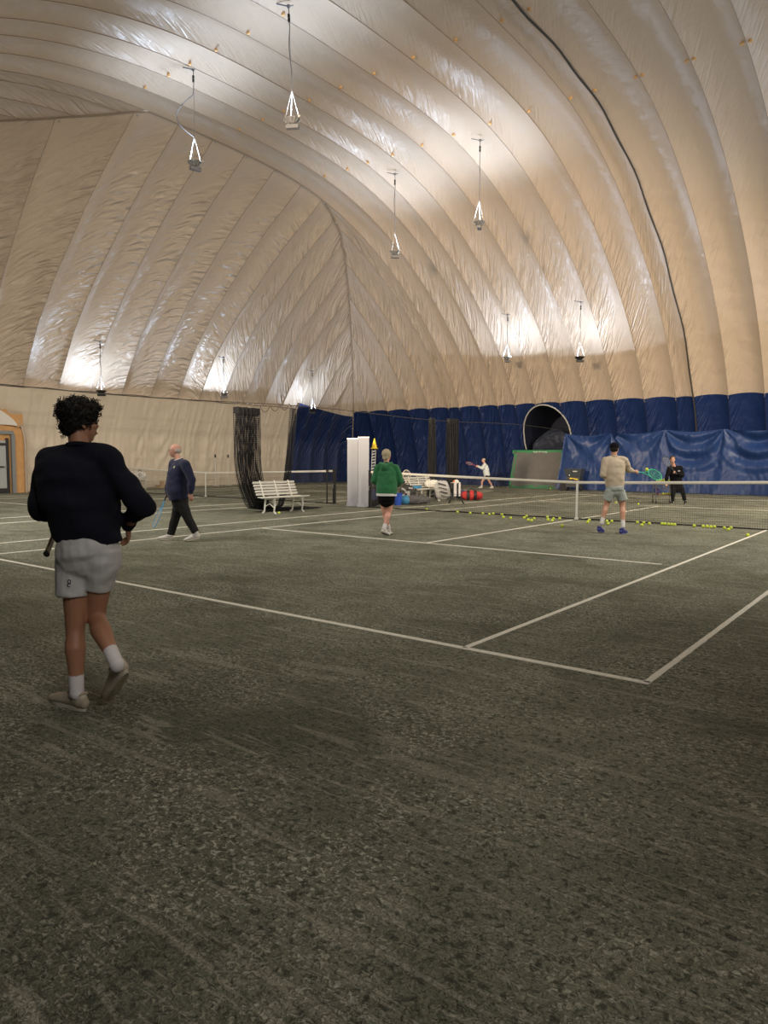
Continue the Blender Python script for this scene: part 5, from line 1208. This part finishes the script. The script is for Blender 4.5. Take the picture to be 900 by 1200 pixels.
tr = thing('tarpaulin', 'long blue tarpaulin hung in swags in front of the blue wall', 'tarpaulin', (-2, 15.8, 0), 0)
HANG = [(-7.35, 2.62), (-5.15, 2.62), (-2.75, 2.72), (-0.35, 2.70), (2.2, 2.70), (4.6, 2.7), (7.0, 2.7)]
def tarp(u, v):
    x = -7.40 + 15.6 * u + 0.35 * (1 - v) * (-1 if u < 0.02 else 0); top = 2.66
    # top edge sags between ties
    for (a, za), (c, zc) in zip(HANG, HANG[1:]):
        if a <= x <= c:
            t = (x - a) / (c - a); top = za + (zc - za) * t - 0.10 * math.sin(PI * t) ** 1.3; break
    if abs(x + 4.95) < 0.16: top -= 0.22 * (1 - abs(x + 4.95) / 0.16)
    z = top * v - 0.0
    d = 0.0
    for hx, hz in HANG:
        dx, dz = x - hx, hz - z; rr = math.hypot(dx, dz) + 0.05
        if rr < 3.2:
            ang = math.atan2(dx, dz + 0.02); d += 0.075 * math.sin(ang * 9 + hx) * math.exp(-rr * 0.55) * min(1, rr * 1.6) + 0.05 * math.exp(-(ang / 0.12) ** 2) * min(1, rr)
    # catenary swags between ties
    for (a, za), (c, zc) in zip(HANG[2:], HANG[3:]):
        if a <= x <= c:
            t = (x - a) / (c - a); cat = z + 1.25 * (1 - (2 * t - 1) ** 2) * 0.5; d += 0.085 * math.sin(cat * 8.5) * math.sin(PI * t) * max(0, min(1, (z - 0.8) / 0.5))
    d += 0.035 * noise.noise(V((x * 2.2, z * 1.3, 0))) + 0.015 * noise.noise(V((x * 7, z * 4, 2)))
    y = -0.15 - 0.22 * max(0, (x + 7) / 9) - 0.35 * (1 - v) ** 2 * (0.6 + 0.5 * noise.noise(V((x * 0.8, 0, 9))))
    return (x + 2, y + 0.35 - d * 1.15, max(0.01, z + 0.02))
b = B(); b.grid(tarp, 420, 70); b.obj('sheet', TARP, tr)
for hx, hz in HANG:
    b = B(); b.tube([(hx + 2 + 0.02 * math.cos(t), 0.30 - 0.22 * max(0, (hx + 7) / 9), hz - 0.03 + 0.02 * math.sin(t)) for t in [PI * q / 4 for q in range(8)]], 0.004, 5, closed=True); b.obj('eyelet', STEEL, tr)

# ball machine
p = ground(683, 574.5); mc = thing('ball_machine', 'dark ball machine on wheels in front of the blue tarpaulin', 'ball machine', (p.x, min(p.y, 14.9), 0), 0.1)
b = B(); b.box((0, 0, 0.42), (0.62, 0.5, 0.46)); b.obj('body', mat('machine_dark', (0.03, 0.035, 0.04), 0.5), mc, smooth=False)
b = B(); b.add([V((sx * (0.31 + (0.10 if z else 0)), sy * (0.25 + (0.08 if z else 0)), 0.66 + z * 0.36)) for z in (0, 1) for sx, sy in ((-1, -1), (1, -1), (1, 1), (-1, 1))], [(0, 1, 5, 4), (1, 2, 6, 5), (2, 3, 7, 6), (3, 0, 4, 7), (0, 3, 2, 1)]); b.obj('ball_hopper', mat('machine_dark2', (0.045, 0.055, 0.065), 0.4), mc, smooth=False)
b = B(); b.box((0.12, -0.345, 0.90), (0.20, 0.01, 0.05)); b.obj('label_plate', GREYW, mc, smooth=False)
b = B(); b.ell((-0.15, -0.30, 0.72), (0.03, 0.03, 0.03)); b.obj('indicator', SOCKW, mc)
b = B(); b.loft([(0.02, -0.26, 0.45), (0.02, -0.34, 0.47)], 0.10, n=16, rnd=False); b.obj('ball_port', BLACK, mc)
b = B(); b.box((0.05, -0.27, 0.56), (0.38, 0.03, 0.05), Matrix.Rotation(0.12, 3, 'Y')); b.obj('yellow_trim', YEL, mc, smooth=False)
for sx in (-0.33, 0.33):
    b = B(); b.loft([(sx - 0.025, 0, 0.13), (sx + 0.025, 0, 0.13)], 0.13, n=18, rnd=False); b.obj('wheel', BLACK, mc)
p = on_y(661.5, 573.5, 15.0); bx = thing('storage_box', 'low black box beside the left edge of the blue tarpaulin', 'box', (p.x, 15.0, 0), 0)
b = B(); b.box((0, 0, 0.16), (0.30, 0.3, 0.32)); b.obj('tub', BLACK, bx, smooth=False); b = B(); b.box((0, 0, 0.33), (0.32, 0.32, 0.03)); b.obj('lid', BLACK, bx, smooth=False)

# ball cart
p = ground(776.5, 589.5); ct = thing('ball_cart', 'wheeled wire ball cart beside the coach in black', 'cart', p, YAW - 0.1)
for sx in (-0.27, 0.27):
    for sy in (-0.2, 0.2):
        b = B(); b.tube([(sx, sy, 0.09), (sx * 1.05, sy, 0.74)], 0.012, 6); b.obj('leg', STEELD, ct)
        b = B(); b.loft([(sx - 0.012, sy, 0.05), (sx + 0.012, sy, 0.05)], 0.05, n=14, rnd=False); b.obj('wheel', BLACK, ct)
def wire_tray(z0, z1, w0, w1, name):
    b = B()
    for k in range(9):
        t = k / 8 - 0.5
        b.tube([(t * w1, -0.22, z1), (t * w0, -0.19, z0), (t * w0, 0.19, z0), (t * w1, 0.22, z1)], 0.004, 4)
    for k in range(7):
        t = k / 6 - 0.5; b.tube([(-w1 / 2, t * 0.44, z1), (-w0 / 2, t * 0.38, z0), (w0 / 2, t * 0.38, z0), (w1 / 2, t * 0.44, z1)], 0.004, 4)
    for z, w_, d_ in ((z0, w0, 0.19), (z1, w1, 0.22), ((z0 + z1) / 2, (w0 + w1) / 2, 0.205)):
        b.tube([(-w_ / 2, -d_, z), (w_ / 2, -d_, z), (w_ / 2, d_, z), (-w_ / 2, d_, z)], 0.006, 5, closed=True)
    q = b.obj(name, STEELD, ct); q['kind'] = 'stuff'
wire_tray(0.50, 0.72, 0.50, 0.58, 'wire_basket')
b = B(); b.box((0, 0, 0.28), (0.56, 0.40, 0.02)); b.obj('lower_shelf', mat('shelf_rust', (0.25, 0.13, 0.06), 0.7), ct, smooth=False)
random.seed(5); k = 0
ROWN = ['leftmost', 'second from the left', 'third from the left', 'fourth from the left', 'fifth from the left', 'sixth from the left', 'rightmost']
for row, (yy, zz) in enumerate(((-0.17, 0.745), (-0.095, 0.772))):
    for i in range(7):
        q = V(p) + Matrix.Rotation(YAW - 0.1, 3, 'Z') @ V((-0.235 + 0.078 * i, yy, zz + random.uniform(-0.01, 0.012)))
        tball(q, 'ball on top of the ball cart, %s of the %s row' % (ROWN[i], ('front', 'back')[row]), 'balls on top of the ball cart')
for i in range(5):
    q = V(p) + Matrix.Rotation(YAW - 0.1, 3, 'Z') @ V((-0.02 + 0.072 * i, -0.10, 0.325)); tball(q, 'ball on the lower shelf of the ball cart, ' + ['leftmost', 'second from the left', 'middle one', 'second from the right', 'rightmost'][i], 'balls on the lower shelf of the cart')
q = V(p) + Matrix.Rotation(YAW - 0.1, 3, 'Z') @ V((-0.20, -0.06, 0.292)); pb = thing('pouch', 'small purple pouch on the left of the cart shelf', 'pouch', q, YAW)
b = B(); b.ell((0, 0, 0.10), (0.07, 0.07, 0.10)); b.obj('body', PURP, pb); b = B(); b.ell((0, 0, 0.20), (0.03, 0.03, 0.02)); b.obj('neck_tie', BLACK, pb)

# ------------------------------------------------------------------ loose balls
def gball(px, py, label, group=None):
    q = ground(px, py, 0.034); tball((q.x, q.y, 0.034), label, group)
ORD = ['leftmost', 'second', 'third', 'fourth', 'fifth', 'sixth', 'seventh', 'eighth', 'ninth', 'tenth']
def cluster(pts, where, group):
    n = len(pts)
    for i, (x, y) in enumerate(sorted(pts)):
        w_ = 'leftmost' if i == 0 else 'rightmost' if i == n - 1 else ORD[i] + ' from the left'
        gball(x, y, 'tennis ball, %s of the %s' % (w_, where), group)
cluster([(500.2, 596.8), (536.2, 600), (551, 601.2), (565.8, 601.6), (573.4, 602.6), (578, 601.9), (588.3, 602.8), (589.8, 606), (598.4, 607)], 'nine along the net left of the strap', 'balls along the left part of the net')
cluster([(614.2, 606.6), (617, 604.8), (618.9, 609.2), (622.8, 609.8), (625.9, 607.6)], 'five bunched well left of the strap', 'balls bunched left of the strap')
cluster([(641.4, 606.0), (642.2, 609.0), (646.9, 610.2), (648.6, 607.7), (655.9, 607.6)], 'five bunched just left of the centre strap', 'balls just left of the strap')
gball(658.9, 616.2, 'lone tennis ball just below the end of the centre service line')
cluster([(688.8, 611.7), (690.6, 609.3)], 'pair between the centre strap and the man in beige', 'pair of balls left of the man in beige')
cluster([(711.2, 610.6), (712.6, 613.6), (716.9, 610.7)], 'three at the beige man\'s feet', 'balls between the feet')
cluster([(746.9, 612), (754.4, 612.5), (752.2, 615.3), (760.9, 613.5)], 'four right beside the man in beige', 'balls right of the man in beige')
cluster([(775.9, 613.7), (779.2, 613.9), (783.5, 614.2), (787, 614.4), (790.6, 614.7)], 'five touching row below the coach in black', 'row of balls below the coach')
gball(813.5, 616, 'single tennis ball at the net foot between two rows of balls')
cluster([(824, 616.7), (828.6, 616.9), (833, 617.3), (837.2, 617.3)], 'four by the net near the right edge', 'row of balls near the right edge')
cluster([(848.8, 618.7), (853.6, 620.4), (856.6, 618.5)], 'three nearest the right edge of the picture', 'three balls near the right edge')
gball(876.2, 626.9, 'lone tennis ball by the singles sideline at far right')
gball(721.9, 588.8, 'tennis ball beyond the net behind the man in beige')
gball(748, 590.5, 'tennis ball beyond the net, left of the ball cart')
gball(645, 572.8, 'tiny distant tennis ball lying at the foot of the green framed rebound net')
gball(327, 601, 'tennis ball under the bench in front of the gathered net')

# ------------------------------------------------------------------ things along the end wall
ch = thing('camp_chair', 'blue camp chair with white trim by the end wall behind the curly haired player', 'chair', (-22.3, -1.0, 0), 1.3)
for sx in (-0.26, 0.26):
    b = B(); b.tube([(sx, -0.22, 0), (sx, 0.24, 0.45)], 0.013, 6); b.obj('leg', STEELD, ch); b = B(); b.tube([(sx, 0.24, 0), (sx, -0.22, 0.45)], 0.013, 6); b.obj('leg', STEELD, ch)
    b = B(); b.tube([(sx, 0.22, 0.4), (sx * 1.15, 0.34, 1.0)], 0.013, 6); b.obj('back_post', STEELD, ch)
b = B(); b.grid(lambda u, v: ((u - 0.5) * 0.54, -0.22 + 0.44 * v, 0.44 - 0.05 * math.sin(PI * u)), 8, 6); b.obj('seat', mat('canvas_blue', (0.02, 0.05, 0.3), 0.7), ch)
b = B(); b.grid(lambda u, v: ((u - 0.5) * (0.54 + 0.08 * v), 0.24 + 0.10 * v + 0.05 * math.sin(PI * u), 0.5 + 0.5 * v), 8, 8); b.obj('backrest', bpy.data.materials['canvas_blue'], ch)
b = B(); b.tube([(-0.31, 0.33, 1.0), (-0.27, 0.23, 0.5), (0.27, 0.23, 0.5), (0.31, 0.33, 1.0)], 0.02, 5); b.obj('white_trim', WHITE, ch)
q = bag('pale bag with black mark on the bench by the end wall', 'tote_bag', 150, 570, (0.4, 0.24, 0.36), WHITE, seed=21); q.location = (-22.12, 2.7, 0.45)
b = B(); b.tube([V((0.06 + 0.07 * math.cos(t), -0.135, 0.22 + 0.05 * math.sin(t))) for t in [2 * PI * k / 16 for k in range(14)]], 0.010, 5); b.obj('black_mark', BLACK, q)
q = thing('thermos', 'small red flask on the bench by the end wall', 'flask', (-22.1, 1.88, 0.45), 0); b = B(); b.loft([(0, 0, 0.0), (0, 0, 0.22), (0, 0, 0.26)], [0.07, 0.07, 0.045], n=14, rnd=False); b.obj('body', REDB, q); b = B(); b.loft([(0, 0, 0.26), (0, 0, 0.31)], 0.04, n=12, rnd=False); b.obj('lid', BLACK, q)
q = thing('wood_block', 'small bare wood block on the floor at the foot of the end wall', 'block', (-22.7, 4.25, 0), 0.2); b = B(); b.box((0, 0, 0.07), (0.3, 0.5, 0.14)); b.obj('lower_board', WOOD, q, smooth=False); b = B(); b.box((0, 0.05, 0.24), (0.12, 0.2, 0.2)); b.obj('upright', WOOD, q, smooth=False)
q = thing('garment_rack', 'thin white tube rack with black tips standing by the end wall', 'rack', (-22.6, 7.85, 0), 0)
for sy in (-0.42, 0.42):
    b = B(); b.tube([(0, sy, 0), (0, sy, 1.45)], 0.02, 6); b.obj('upright', WHITE, q); b = B(); b.tube([(0, sy, 1.45), (0, sy, 1.62)], 0.04, 6); b.obj('black_tip', BLACK, q)
    b = B(); b.tube([(-0.25, sy, 0.02), (0.25, sy, 0.02)], 0.02, 6); b.obj('foot', WHITE, q)
b = B(); b.tube([(0, -0.42, 1.2), (0, -0.3, 1.32), (0, 0.3, 1.30), (0, 0.42, 1.1)], 0.018, 6); b.obj('cross_bar', WHITE, q); b = B(); b.tube([(0, -0.42, 0.5), (0, 0.42, 0.5)], 0.015, 6); b.obj('cross_bar', WHITE, q)
